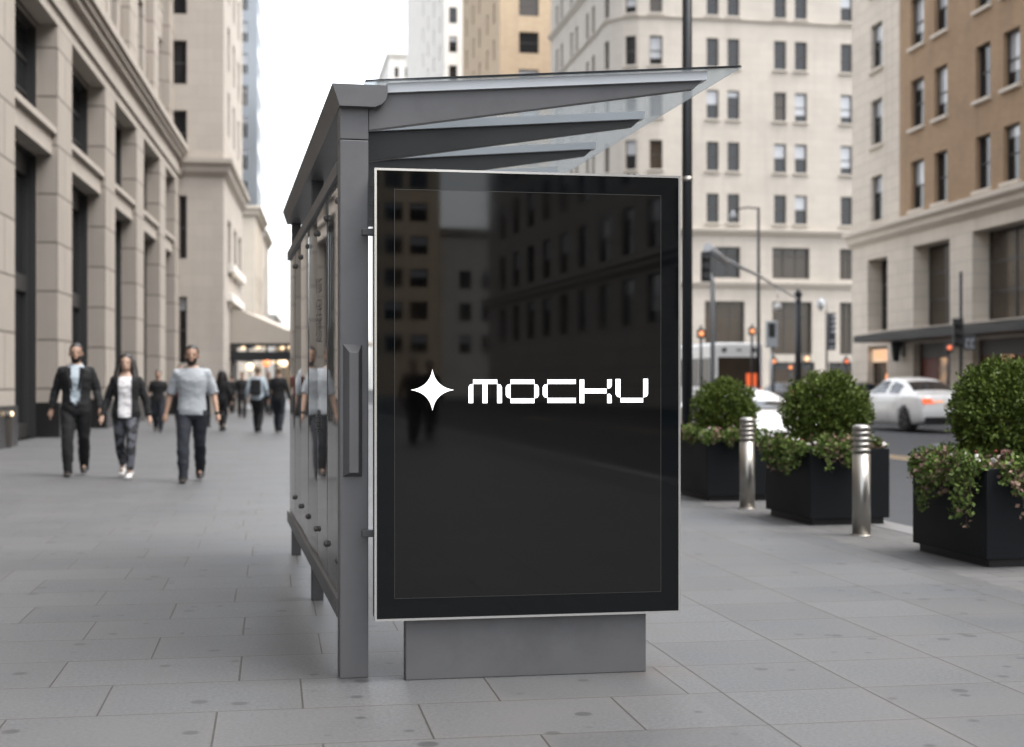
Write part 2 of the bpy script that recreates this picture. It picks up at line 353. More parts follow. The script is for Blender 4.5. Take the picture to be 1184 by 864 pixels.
    # tops
    if kind in ('suit', 'openjacket'):
        mb = MB(); torso(mb, .02 if female else .014, .83 if female else .93)
        if not female: mb.tube([S((0, .015, 1.44)), S((0, .008, 1.49))], [.08*s, .07*s], 14)
        sh_o = remesh(mb, 'shirt', inner, root, vox*s, 8, wr=.009, cut=lambda c, n: c.z > (1.44 if female else 1.475)*s)
        mb = MB(); torso(mb, .034, .80 if kind == 'suit' else .86)
        for sd in (-1, 1): arm(mb, sd, .019, .97)
        def cutj(c, n):
            z = c.z/s; w = .055+.05*min(1, max(0, (z-.98)/.42)) if kind == 'suit' else .095
            if kind == 'suit' and z < .99: w = max(.0, .03-(z-.99)*-.2)
            return (c.y < .0 and abs(c.x) < w*s and n.y < -.15) or (z > 1.445 and abs(c.x) < .085*s)
        jk = remesh(mb, 'jacket', top, root, vox*s, 8, cut=cutj, wr=.011)
        so = jk.modifiers.new('t', 'SOLIDIFY'); so.thickness = .012*s; so.offset = -1
        if kind == 'suit':
            for sd in (-1, 1):
                mb = MB(); mb.hull([S((sd*.035, -.155, 1.13)), S((sd*.045, -.16, 1.15)), S((sd*.06, -.15, 1.16)), S((sd*.03, -.145, 1.13)), S((sd*.06, -.115, 1.45)), S((sd*.125, -.135, 1.40)), S((sd*.12, -.12, 1.42)), S((sd*.07, -.10, 1.46))]); mb.build('lapel', top, jk, fix=True)
            pts_ = [S((.085*math.sin(a)*1.0, .012-.078*math.cos(a), 1.462+.022*(1-math.cos(a))*.5-(.03 if abs(a) < .5 or abs(a-2*math.pi) < .5 else 0))) for a in np.linspace(.32, 2*math.pi-.32, 15)]; mb = MB(); mb.tube(pts_, [(.007*s, .026*s)]*15, 8); mb.build('collar', inner, sh_o, fix=True)
            mb = MB(); mb.tube([S((-.1, -.118, .965)), S((0, -.135, .96)), S((.1, -.118, .965))], [(.02*s, .006*s)]*3, 8); b_ = mb.build('belt', M['black'], root)
    else:
        mb = MB(); torso(mb, .026 if kind == 'polo' else .02, .86)
        mb.tube([S((0, .015, 1.43)), S((0, .01, 1.475))], [.083*s, .07*s], 14)
        for sd in (-1, 1): arm(mb, sd, .026 if kind == 'polo' else .014, .97 if sleeves else .001)
        def cutp(c, n): return c.z > 1.47*s
        tp = remesh(mb, 'polo_shirt' if kind == 'polo' else 'top', top, root, vox*s, 8, cut=cutp, wr=.007)
        if kind == 'polo':
            pts_ = [S((.085*math.sin(a)*1.0, .012-.078*math.cos(a), 1.462+.022*(1-math.cos(a))*.5-(.03 if abs(a) < .5 or abs(a-2*math.pi) < .5 else 0))) for a in np.linspace(.32, 2*math.pi-.32, 15)]; mb = MB(); mb.tube(pts_, [(.007*s, .026*s)]*15, 8); mb.build('collar', top, tp, fix=True)
            w = J[1]['wri']; mb = MB(); mb.tube([S((w[0], w[1], w[2]+.02)), S((w[0], w[1], w[2]-.012))], [.035*s, .034*s], 12); mb.build('watch', M['black'], root)
    if bag:
        mb = MB()
        mb.box(-.14*s, .14*s, .12*s, .25*s, .98*s, 1.40*s)
        bp = remesh(mb, 'backpack', bag, root, vox*s*1.5, 8)
        for sd in (-1, 1):
            mb = MB(); mb.tube([S((sd*.09, .1, 1.43)), S((sd*.095, -.03, 1.475)), S((sd*.1, -.13, 1.35)), S((sd*.12, -.13, 1.2)), S((sd*.17, .02, 1.08))], [(.022*s, .008*s)]*5, 8); mb.build('strap', bag, bp)
    return root
M_lip = mat('lips', (.3, .12, .09), .5)
skinA = mat('skin tan', (.34, .215, .155), .5, var=.08, scale=12); skinB = mat('skin light', (.42, .28, .21), .5, var=.08, scale=12); skinC = mat('skin olive', (.33, .205, .145), .5, var=.08, scale=12)
hairD = mat('dark hair', (.012, .009, .008), .45, var=.3, scale=40, bump=.5, bscale=120); hairB = mat('grey blond hair', (.2, .15, .1), .5, var=.3, scale=40)
clB = mat('black wool', (.006, .0065, .008), .9, var=.25, scale=9, bump=.4, bscale=25); clN = mat('navy denim', (.011, .014, .021), .9, var=.3, scale=9, bump=.3, bscale=30)
clG = mat('charcoal leggings', (.05, .055, .07), .75, var=.75, scale=14, bump=.2, bscale=20); clW = mat('white cotton', (.7, .69, .7), .9, var=.06, scale=8, bump=.5, bscale=18)
clL = mat('pale blue shirt', (.42, .49, .54), .9, var=.06, scale=9, bump=.4, bscale=25); clP = mat('grey blue polo', (.33, .355, .38), .9, var=.1, scale=6, bump=.6, bscale=14)
clD = mat('dark grey coat', (.016, .016, .018), .9, var=.3, scale=7, bump=.3); clBr = mat('brown coat', (.07, .045, .03), .9, var=.3, scale=7, bump=.3); clR = mat('muted red top', (.09, .02, .018), .9, var=.2)
shB = mat('black leather', (.018, .014, .012), .4); shW = mat('white trainers', (.55, .54, .53), .6)
m_, nt_, b_ = new_mat('patterned leggings'); tc_ = N(nt_, 'ShaderNodeTexCoord'); no_ = N(nt_, 'ShaderNodeTexNoise', Scale=9., Detail=2.); nt_.links.new(tc_.outputs['Object'], no_.inputs['Vector'])
mr_ = N(nt_, 'ShaderNodeMapRange'); mr_.inputs[1].default_value = .5; mr_.inputs[2].default_value = .56; nt_.links.new(no_.outputs['Fac'], mr_.inputs[0]); nt_.links.new(ramp_mix(nt_, mr_.outputs[0], (.012, .013, .016), (.085, .09, .108)), b_.inputs['Base Color']); b_.inputs['Roughness'].default_value = .75; clG = m_
def feet(px, py): return gp(px, py)
def ht(py0, py1): return 1.02*(py1-py0)/(py1-HY)*CH
person(feet(88, 550), 1.86, R(12), 'man in open black suit over pale blue shirt walking nearest the columns', skinA, hairD, clB, clB, shB, 'suit', .23, -1, inner=clL, beard=True, arm_out=.09)
person(feet(146, 553), 1.70, R(6), 'woman in open black jacket, white top and dark leggings with long dark hair', skinB, hairD, clB, clG, shW, 'openjacket', .24, 1, inner=clW, female=True, long_hair=True, arm_out=.11)
person(feet(222, 557), 1.80, R(8), 'bearded man in grey blue short sleeved polo shirt and dark trousers', skinC, hairD, clP, clN, shB, 'polo', .27, -1, beard=True, sleeves=False, arm_out=.10, swing=.05)
GRP = 'pedestrians further down the pavement'
def far(px, py, H, rz, label, top, legs, hair, sl=True, fem=False, bag=None, lead=1, long_hair=False):
    return person(feet(px, py), H, rz, label, skinB if fem else skinA, hair, top, legs, shB, 'plain', .16, lead, vox=.016, hand=False, female=fem, sleeves=sl, bag=bag, group=GRP, long_hair=long_hair)
far(183, 500, 1.66, R(8), 'small figure in black short sleeved top between the woman and the bearded man', clB, clN, hairD, sl=False)
far(209, 497, 1.84, R(5), 'person in dark red top half hidden behind the bearded man', clR, clB, hairD)
far(235, 494, 1.80, R(170), 'person in dark coat walking behind the right shoulder of the bearded man', clD, clB, hairD, lead=-1)
far(257, 499, 1.66, R(175), 'long haired woman in black walking just to the right of the bearded man', clB, clB, hairD, fem=True, long_hair=True)
far(280, 484, 1.75, R(10), 'person in dark coat left of the one with the backpack', clD, clD, hairD)
far(298, 500, 1.78, R(174), 'person in pale shirt wearing a grey backpack and black trousers', clL, clB, hairB, bag=clD)
far(322, 500, 1.76, R(176), 'person in dark coat close to the far post of the bus shelter', clB, clN, hairB)
far(311, 482, 1.78, R(5), 'person in brown coat in front of the awning, between backpack and shelter', clBr, clB, hairD)
far(268, 478, 1.7, R(180), 'distant person in a dark coat beside the stone corner', clD, clB, hairD)
# ---------------------------------------------------------------- foliage
def leaf_mesh(name, P, D, size, mats, mi=None, aspect=.55):
    """P: leaf bases (n,3), D: leaf directions (n,3): one small bent leaf (2 quads) each."""
    n = len(P); D = D/np.linalg.norm(D, axis=1, keepdims=True)
    r = rng.normal(size=(n, 3)); S = np.cross(D, r); S /= np.linalg.norm(S, axis=1, keepdims=True); U = np.cross(S, D)
    sz = size*(.65+.7*rng.random(n))[:, None]; w = sz*aspect*.5
    A = P; B = P+D*sz*.45+S*w+U*w*.35; C = P+D*sz; E = P+D*sz*.45-S*w+U*w*.35; Mid = P+D*sz*.5
    V = np.stack([A, B, C, E, Mid], 1).reshape(-1, 3); b = np.arange(n)[:, None]*5
    Fc = np.concatenate([b+np.array([[0, 1, 4, 4]])[:, :3], b+np.array([[1, 2, 4]]), b+np.array([[2, 3, 4]]), b+np.array([[3, 0, 4]])], 0)
    me = bpy.data.meshes.new(name); nf = len(Fc)
    me.vertices.add(len(V)); me.vertices.foreach_set('co', V.ravel()); me.loops.add(nf*3); me.loops.foreach_set('vertex_index', Fc.ravel().astype(np.int32))
    me.polygons.add(nf); me.polygons.foreach_set('loop_start', np.arange(nf, dtype=np.int32)*3); me.polygons.foreach_set('loop_total', np.full(nf, 3, dtype=np.int32))
    for m in mats: me.materials.append(m)
    if mi is not None: me.polygons.foreach_set('material_index', np.tile(mi, 4).astype(np.int32))
    me.update(calc_edges=True); return me
LF = leafmat('boxwood leaves', (.012, .026, .005), (.13, .175, .033)); LG = leafmat('ground cover leaves', (.035, .07, .015), (.15, .2, .05)); LP = leafmat('pink tinged leaves', (.16, .1, .08), (.3, .2, .15))
FW = mat('white petals', (.6, .55, .55), .6); FP = mat('pink petals', (.42, .2, .2), .6); FR = mat('dark red bud', (.14, .015, .01), .6); BARK = mat('bark', (.06, .045, .03), .9); SOIL = mat('soil', (.03, .022, .016), 1., var=.4, scale=30)
def shrub(loc, rad, label, n=11000, seed=1):
    root = thing('clipped_shrub', label, 'shrub', loc, seed*1.3, 'round clipped shrubs in the planters')
    g = np.random.default_rng(seed)
    # sprigs: short twigs pointing outward, each with leaves around it
    ns = n//14; d = g.normal(size=(ns, 3)); d /= np.linalg.norm(d, axis=1, keepdims=True)
    lump = 1+.1*np.sin(d[:, 0]*7+seed)*np.sin(d[:, 1]*6+2*seed)*np.cos(d[:, 2]*5)+.07*np.sin(d[:, 0]*15+d[:, 2]*13)
    rr = rad*lump*(1-.5*g.random(ns)**2.2+.16*(g.random(ns) > .95)*g.random(ns)); tip = d*rr[:, None]*np.array([1, 1, .97])+np.array([0, 0, rad*.92])
    tip[:, 2] = np.maximum(tip[:, 2], .02)
    P = np.repeat(tip, 14, 0)+g.normal(size=(ns*14, 3))*rad*.055; D = np.repeat(d, 14, 0)*.7+np.array([0, 0, .45])+g.normal(size=(ns*14, 3))*.65
    link('foliage', leaf_mesh('foliage', P, D, .036, [LF]), root)
    mb = MB(); mb.tube([(0, 0, -.1), (0.01, 0, .1), (0, .01, rad*.7)], [.028, .025, .018], 8)
    for k in range(14):
        a = k*2.4; e = (math.cos(a)*rad*.6, math.sin(a)*rad*.6, rad*(.5+.9*((k*.37) % 1))); mb.tube([(0, 0, rad*.3), (e[0]*.5, e[1]*.5, (rad*.3+e[2])*.5+.03), e], [.012, .009, .005], 6)
    mb.build('trunk', BARK, root); return root
def trailing(loc, rz, W, L, label, seed, spill=.3):
    """ground cover filling a W x L planter whose top is at z=0, spilling over the near corner"""
    root = thing('trailing_plant', label, 'plant', loc, rz, 'flowering ground cover in the planters')
    g = np.random.default_rng(seed); P = []; D = []; MI = []
    tw = MB()
    for k in range(150):   # stems
        x, y = g.uniform(.04, W-.04), g.uniform(.04, L-.04)
        a = g.uniform(0, 2*math.pi); h = g.uniform(.04, .16); ln = g.uniform(.08, .2)
        over = False
        if k < 46: x, y, a, over = g.uniform(0.02, .1), g.uniform(.05, L*.75), math.pi+g.normal()*.35, True
        elif k < 66: y, x, a, over = g.uniform(.02, .08), g.uniform(.05, W*.6), -math.pi/2+g.normal()*.3, True
        drop = (g.random()**1.6*spill+.03) if over else 0
        p0 = np.array([x, y, 0.]); dirv = np.array([math.cos(a), math.sin(a), 0])
        pts = []
        for t in np.linspace(0, 1, 9):
            if over:
                o = min(t*3, 1)*(.13+.05*g.random()); z = h*math.sin(min(t*2.2, 1.57))*1.0-max(0, t-.3)/.7*drop
                pts.append(p0+dirv*(o+max(0, t-.3)*.05)+np.array([0, 0, z])+g.normal(size=3)*.006)
            else: pts.append(p0+dirv*ln*t+np.array([0, 0, h*math.sin(t*2.2)])+g.normal(size=3)*.006)
        tw.tube([tuple(p) for p in pts[::2]], .003, 5)
        pink = g.random() < .28
        for p in pts:
            for q in range(9):
                P.append(p+g.normal(size=3)*.018); dd = g.normal(size=3); dd[2] += .7; D.append(dd); MI.append(1 if pink and g.random() < .6 else 0)
    link('foliage', leaf_mesh('foliage', np.array(P), np.array(D), .036, [LG, LP], np.array(MI), .7), root)
    tw.build('stem', BARK, root)
    bl = {}
    for nm, m in (('w', FW), ('p', FP), ('r', FR)):
        mb = MB()
        if nm == 'r': mb.ell((0, 0, 0), (.014, .014, .014), 8, 6)
        else:
            for q in range(5):
                a = q*2*math.pi/5; mb.ell((math.cos(a)*.014, math.sin(a)*.014, 0), (.012, .012, .005), 8, 4)
            mb.ell((0, 0, .004), (.006, .006, .005), 6, 4)
        bl[nm] = mb.mesh('blossom', m)
    for k in range(34):
        nm = ('w', 'w', 'p', 'w', 'r')[k % 5]
        if k < 20: p = (g.uniform(-.13, .1), g.uniform(0, L*.8), g.uniform(.02, .16))
        else: p = (g.uniform(0, W), g.uniform(-.1, .2), g.uniform(.03, .17))
        o = link('blossom', bl[nm], root, p); o.scale = (g.uniform(.55, 1.),)*3; o.rotation_euler = (g.uniform(-1.2, 1.2), g.uniform(-1.2, .3), g.uniform(0, 6))
    return root
# ---------------------------------------------------------------- planters, bollards
SA = math.atan((592-315)/1644.4)          # street direction, turned left of the view
pa = R(11)
PL = mat('charcoal planter', (.006, .0072, .009), .6, .0, .2, 2, bump=.05, bscale=200, grime=.5, spec=.2)
def planter(loc, W, L, Hh, label):
    t = thing('planter', label, 'planter', (*loc, 0), pa, 'square dark planters along the kerb')
    mb = MB(); th = .025; b = .06
    mb.box(0, W, 0, th, b, Hh); mb.box(0, W, L-th, L, b, Hh); mb.box(0, th, th, L-th, b, Hh); mb.box(W-th, W, th, L-th, b, Hh); mb.box(th, W-th, th, L-th, b, b+.03)
    mb.build('box', PL, t, bev=.004)
    mb = MB(); mb.box(.04, W-.04, .04, L-.04, 0, b-.002); mb.build('base', M['black'], t)
    mb = MB(); mb.box(th+.002, W-th-.002, th+.002, L-th-.002, Hh-.12, Hh-.05); mb.build('soil', SOIL, t)
    return t
pc = [gp(1141, 657), gp(937, 608), gp(818, 580)]
PW, PLn, PH = .78, 1.12, .70
words = ['nearest', 'middle', 'farthest']
def ploc(c, x, y, z): return (c[0]+x*math.cos(pa)-y*math.sin(pa), c[1]+x*math.sin(pa)+y*math.cos(pa), z)
lab = ['nearest dark planter, largest, cut by the photo edge', 'dark planter standing between the two steel bollards', 'dark planter beside the display edge, farthest of the three']
lab2 = ['round clipped green shrub in the nearest planter', 'round clipped green shrub in the planter between the bollards', 'round clipped green shrub in the farthest planter']
lab3 = ['ground cover with pink and white flowers spilling over the nearest planter', 'flowering ground cover trailing over the planter between the bollards', 'low green ground cover in the farthest planter']
for i, c in enumerate(pc):
    planter(c, PW, PLn, PH, lab[i])
    rd = (.37, .375, .345)[i]
    cpx = (1168, 957, 836)[i]
    # shrub stands in the middle of the soil
    shrub(ploc(c, (.47, .40, .40)[i], .55, PH+(.05, -.02, -.02)[i]), rd, lab2[i], (24000, 20000, 16000)[i], i+3)
    trailing(ploc(c, 0, 0, PH-.04), pa, PW, PLn, lab3[i], 20+i, (.42, .24, .05)[i])
def bollard(px, py, label):
    c = gp(px, py); t = thing('bollard', label, 'bollard', (*c, 0), 0, 'stainless steel bollards along the kerb'); r = .078
    mb = MB(); mb.lathe([(r, 0.0), (r, .70)], k=40); mb.build('post', M['inox'], t)
    mb = MB(); mb.lathe([(r+.02, .0), (r+.02, .006), (r+.004, .012)], k=40); mb.build('base_plate', M['inox'], t)
    mb = MB(); prof = [(r-.012, .70)]
    for k in range(4): z = .715+k*.048; prof += [(r-.012, z), (r+.002, z+.002), (r+.002, z+.030), (r-.012, z+.032)]
    prof += [(r-.012, .90)]; mb.lathe(prof, k=40); mb.build('collar', M['inox'], t)
    mb = MB(); mb.lathe([(r+.002, .90), (r+.002, .925), (r-.006, .94), (r*.6, .95), (.002, .953)], k=40); mb.build('cap', M['inox'], t)
bollard(996, 619, 'stainless bollard in front of the middle planter, nearer of two'); bollard(864, 588, 'stainless bollard between the farther two planters, farther of two')
# ---------------------------------------------------------------- bus shelter
a_s = math.atan((592-250)/1644.4); sy = F*CH/(785-HY); sx = xa(393, sy)
sh = thing('bus_shelter', 'grey steel bus shelter with tilted glass roof and glass side wall', 'bus shelter', (sx, sy, 0), a_s)
L = 4.72; ST = M['steel']
mb = MB(); mb.box(0, .126, 0, .126, 0, 2.378); mb.build('post', ST, sh, bev=.004)
mb = MB(); mb.box(0, .126, 0, .126, 2.381, 2.56); mb.build('post_head', ST, sh, bev=.003)
for yy in (2.30, 4.60):
    mb = MB(); mb.box(.028, .098, yy, yy+.09, 0, 2.53); mb.build('post', M['steel_dark'], sh, bev=.003)
mb = MB(); mb.prism([(-.037, 2.615), (.206, 2.615), (.206, 2.578), (.198, 2.552), (.180, 2.532), (.150, 2.519), (-.004, 2.519)], -.045, L, 'y'); mb.build('gutter_beam', ST, sh, fix=True)
# rafters
def rf(w): return 2.624+.0815*(w-.05)
for k, y in enumerate((.012, 1.0, 1.99, 2.98, 3.97, 4.6)):
    mb = MB(); mb.prism([(.128, 2.425), (1.64, 2.672), (1.70, 2.728), (.128, 2.592)], y, y+.05, 'y'); rfo = mb.build('rafter', M['steel'] if k == 0 else M['steel_shade'], sh, fix=True, bev=.002)
    mb = MB(); w0 = .208; mb.prism([(w0, rf(w0)-.046), (1.70, rf(1.70)-.046), (1.70, rf(1.7)-.004), (w0, rf(w0)-.004)], y-.022, y+.072, 'y'); mb.build('flange', M['alu'], rfo, fix=True)
mb = MB(); mb.prism([(.11, rf(.11)), (1.86, rf(1.86)), (1.86, rf(1.86)+.006), (.11, rf(.11)+.006)], -.035, L+.03, 'y'); mb.build('roof_glass', M['roofglass'], sh, fix=True)
mb = MB(); mb.prism([(.11, rf(.11)+.0065), (1.855, rf(1.855)+.0065), (1.855, rf(1.855)+.0095), (.11, rf(.11)+.0095)], -.037, .0, 'y'); mb.build('roof_edge_strip', M['blackmetal'], sh, fix=True)
# side wall
for nm, z0, z1 in (('top_rail', 2.24, 2.306), ('bottom_rail', .25, .335)):
    mb = MB(); mb.box(-.004, .05, .13, 4.69, z0, z1); mb.build(nm, ST, sh, bev=.004)
n = 6; pw = (4.6-.13)/n
for k in range(n):
    y0 = .13+k*pw; mb = MB(); mb.box(-.0025, .0025, -pw/2+.004, pw/2-.004, .338, 2.238); gp_ = mb.build('glass_panel', M['glass'], sh); gp_.location = (.015, y0+pw/2, 0); gp_.rotation_euler = (0, (.0015, -.001, .002, -.002, .001, 0)[k], (.006, -.005, .008, -.003, .004, -.004)[k])
    mb = MB(); mb.box(.0135, .0165, y0+pw-.003, y0+pw+.003, .338, 2.238); mb.build('joint_seal', M['black'], sh)
    if k:
        for z in (2.13, .50):
            mb = MB(); mb.ell((.005, y0, z), (.013, .017, .017), 14, 9); mb.build('clamp', M['clamp'], sh)
for z in (2.13, .50):
    mb = MB(); mb.ell((.005, .18, z), (.013, .017, .017), 14, 9); mb.build('clamp', M['clamp'], sh)
mb = MB(); mb.box(.026, .06, 4.02, 4.3, .345, 2.14); mb.build('info_panel', M['steel_dark'], sh, bev=.004)
MK = mat('etched lettering', (.1, .1, .1), .6)
for txt, y, z, sz in (('ASSIEND  IIIT', 1.45, 1.70, .062), ('HSEK', 1.5, 1.09, .05), ('HSEKI', 4.45, 1.45, .06)):
    me = text_mesh(txt, sz, MK, .0005); o = link('etched_text', me, sh, (.0050, y, z)); o.rotation_euler = Matrix(((0, 0, -1), (0, 1, 0), (1, 0, 0))).to_euler(); o.scale = (1, 6.5, 1)   # runs up the glass, faces outwards
# bevelled bar on the front post
mb = MB(); x0, x1 = .014, .098; z0, z1 = .89, 1.475
o_ = [(x0, -.0005, z0), (x1, -.0005, z0), (x1, -.0005, z1), (x0, -.0005, z1)]; i_ = [(x0+.024, -.045, z0+.02), (x1-.020, -.045, z0+.02), (x1-.020, -.045, z1-.036), (x0+.024, -.045, z1-.036)]
mb.quad(*i_)
for k in range(4): mb.quad(o_[k], o_[(k+1) % 4], i_[(k+1) % 4], i_[k])
mb.build('grab_bar', ST, sh, bev=.0015, fix=True)
# ---------------------------------------------------------------- advertising display
Yl = sy*.984; sc = F/Yl; Xl = (433-CX)/sc; ztop = CH+(HY-194)/sc; zbot = CH-(719-HY)/sc; Yr = Yl*525/505; Xr = (787-CX)/F*Yr
ad = math.atan2(Yr-Yl, Xr-Xl); DW = math.hypot(Xr-Xl, Yr-Yl)
dp = thing('advertising_display', 'tall black advertising screen with white star logo on a grey plinth', 'display', (Xl, Yl, 0), ad)
def dl(px, py, yl=0.):   # pixel -> local (x,z) on the plane y=yl of the display
    d = Vector(((px-CX)/F, 1, (HY-py)/F)); nrm = Vector((-math.sin(ad), math.cos(ad), 0)); o = Vector((Xl, Yl, 0))+nrm*yl
    p = Vector((0, 0, CH))+d*((o-Vector((0, 0, CH))).dot(nrm)/d.dot(nrm)); q = p-o
    return q.x*math.cos(ad)+q.y*math.sin(ad), p.z
DD = .14; e = .010
mb = MB(); mb.box(.004, DW-.004, .012, DD, zbot+.004, ztop-.004); mb.build('housing', M['steel_dark'], dp, bev=.004)
fr = MB(); fr.box(0, e, 0, .03, zbot, ztop); fr.box(DW-e, DW, 0, .03, zbot, ztop); fr.box(e, DW-e, 0, .03, zbot, zbot+e); fr.box(e, DW-e, 0, .03, ztop-e, ztop); fr.build('frame', M['trim'], dp, fix=True)
def gloss(name, col, rough=.015, spec=.52):
    m, nt, b = new_mat(name); b.inputs['Base Color'].default_value = (*col, 1); b.inputs['Roughness'].default_value = rough; b.inputs['Specular IOR Level'].default_value = spec
    tc = N(nt, 'ShaderNodeTexCoord'); no = N(nt, 'ShaderNodeTexNoise', Scale=2.5, Detail=6.); nt.links.new(tc.outputs['Object'], no.inputs['Vector'])
    mr = N(nt, 'ShaderNodeMapRange'); mr.inputs[1].default_value = .4; mr.inputs[2].default_value = .8; mr.inputs[3].default_value = rough; mr.inputs[4].default_value = rough+.05
    nt.links.new(no.outputs['Fac'], mr.inputs[0]); nt.links.new(mr.outputs[0], b.inputs['Roughness']); return m
mb = MB(); mb.box(e+.001, DW-e-.001, .004, .011, zbot+e+.001, ztop-e-.001); mb.build('bezel', gloss('bezel glass', (.0012, .0022, .003), .015, .34), dp)
s0 = dl(456.5, 219); s1 = dl(764, 684); s2 = dl(456.5, 692)
sx0, sx1, sz0, sz1 = s0[0], s1[0], (s1[1]+s2[1])/2, s0[1]
mb = MB(); mb.box(sx0, sx1, .0015, .0036, sz0, sz1); scr = mb.build('screen', gloss('screen glass', (.0016, .0014, .0013)), dp)
mb = MB()
for (a, b, c, d) in ((sx0-.002, sx0, sz0-.002, sz1+.002), (sx1, sx1+.002, sz0-.002, sz1+.002), (sx0, sx1, sz0-.002, sz0), (sx0, sx1, sz1, sz1+.002)): mb.box(a, b, .0012, .0037, c, d)
mb.build('screen_edge', mat('screen edge line', (.035, .033, .03), .4), dp)
LOGO = emit('lit white logo', (1, 1, 1), .42)
def poly(name, pts, label=None):
    mb = MB(); mb.prism(pts, .0004, .0014, 'y'); return mb.build(name, LOGO, scr, fix=True)
q = lambda px, py: dl(px, py, .001)
cx_, cz_ = q(500, 451); rx_ = q(525, 451)[0]-cx_; rz_ = (q(500, 427)[1]-cz_)
pts = []
for k in range(4):
    for t in np.linspace(0, 1, 14, endpoint=False):   # concave curves between tips
        a0, a1 = k*math.pi/2, (k+1)*math.pi/2; p0 = Vector((math.cos(a0), math.sin(a0))); p1 = Vector((math.cos(a1), math.sin(a1))); c = (p0+p1)*.13
        p = p0*(1-t)**2+c*2*t*(1-t)+p1*t*t; pts.append((cx_+p.x*rx_, cz_+p.y*rz_))
poly('star_emblem', pts)
def letter(x0, x1, bars):
    """bars in crop pixels (3.7x) of the logo; each a polygon"""
    mb = MB()
    for b in bars: mb.prism([q(460+x/3.7, 410+y/3.7) for x, y in b], .0004, .0014, 'y')
    mb.build('letter', LOGO, scr, fix=True)
bx = lambda a, b, c, d: [(a, b), (c, b), (c, d), (a, d)]
letter(0, 0, [bx(322, 107, 425, 126), [(303, 208), (303, 138), (308, 129), (322, 126), (322, 208)], bx(362, 126.5, 383, 208), [(425, 208), (425, 126), (439, 129), (445, 138), (445, 208)]])
letter(0, 0, [bx(482, 107, 584, 126), bx(482, 188, 584, 208), [(482, 126), (482, 188), (468, 184), (462, 174), (462, 140), (468, 130)], [(584, 126), (598, 130), (603, 140), (603, 174), (598, 184), (584, 188)]])
letter(0, 0, [bx(640, 107, 761, 126), bx(640, 186, 761, 207), [(640, 126), (640, 186), (626, 182), (620, 172), (620, 140), (626, 130)]])
letter(0, 0, [bx(778, 107, 797, 208), bx(797.5, 146, 893, 166), [(896, 107), (915, 106), (915, 132), (910, 142), (899, 147), (896, 140)], [(896, 170), (905, 168), (914, 176), (915, 208), (896, 208)]])
letter(0, 0, [[(932, 105), (952, 105), (952, 184), (938, 180), (932, 170)], bx(952.5, 186, 1049, 205), [(1050, 104), (1070, 104), (1070, 170), (1064, 180), (1050, 184)]])
b0, b1 = dl(469, 783, .04)[0], dl(747, 778, .04)[0]
mb = MB(); mb.box(b0, b1, .04, .13, 0, zbot+.003); mb.build('plinth', ST, dp, bev=.004)
for z in (1.95, .63):   # brackets to the shelter post, screws on top edge
    mb = MB(); mb.box(-.05, .004, .05, .09, z, z+.03); mb.build('bracket', M['steel_dark'], dp, bev=.003)
for px in (503, 728, 735):
    x = dl(px, 195)[0]; mb = MB(); mb.lathe([(.007, ztop), (.007, ztop+.005), (.003, ztop+.007)], (x, .02, 0), 10); mb.build('screw', M['steel_dark'], dp)
# ---------------------------------------------------------------- ground
us = (-math.sin(SA), math.cos(SA)); cs = (math.cos(SA), math.sin(SA))
kx, ky = gp(1035, 605)                       # a point on the kerb edge
def st(v, t): return (kx+us[0]*v+cs[0]*t, ky+us[1]*v+cs[1]*t)   # street frame: v along, t towards the road
ASPH = mat('asphalt', (.043, .046, .051), .8, 0, .2, 1.5, bump=.5, bscale=90, grime=.4)
RD = -.13
mb = MB(); g = 380; mb.quad((-g, -g, RD-.004), (g, -g, RD-.004), (g, g, RD-.004), (-g, g, RD-.004)); tag(mb.build('ground', mat('ground', (.07, .07, .07), .9)), kind='structure')
mb = MB(); mb.quad(*[(*st(v, t), RD) for v, t in ((-90, .0), (-90, 16.5), (260, 16.5), (260, .0))]); tag(mb.build('road', ASPH), kind='structure')
YL = mat('yellow road paint', (.42, .3, .16), .8, 0, .3, 4, grime=.5); WL = mat('white road paint', (.5, .5, .5), .8, 0, .2, 4, grime=.5)
mb = MB()
for t, w in ((6.0, .14), (6.35, .14)): mb.quad(*[(*st(v, t+dt), RD+.004) for v, dt in ((-60, 0), (-60, w), (75, w), (75, 0))])
tag(mb.build('centre_line', YL), 'double yellow line running along the road', 'road marking', kind='structure')
mb = MB()
for v0 in range(-40, 75, 7): mb.quad(*[(*st(v, t), RD+.004) for v, t in ((v0, 9.6), (v0, 9.75), (v0+3, 9.75), (v0+3, 9.6))])
for k in range(10): mb.quad(*[(*st(v, t), RD+.004) for v, t in ((56, .5+k*1.6), (56, 1.2+k*1.6), (59.5, 1.2+k*1.6), (59.5, .5+k*1.6))])
tag(mb.build('lane_markings', WL), 'white lane dashes and crossing bars painted on the road', 'road marking', kind='structure')
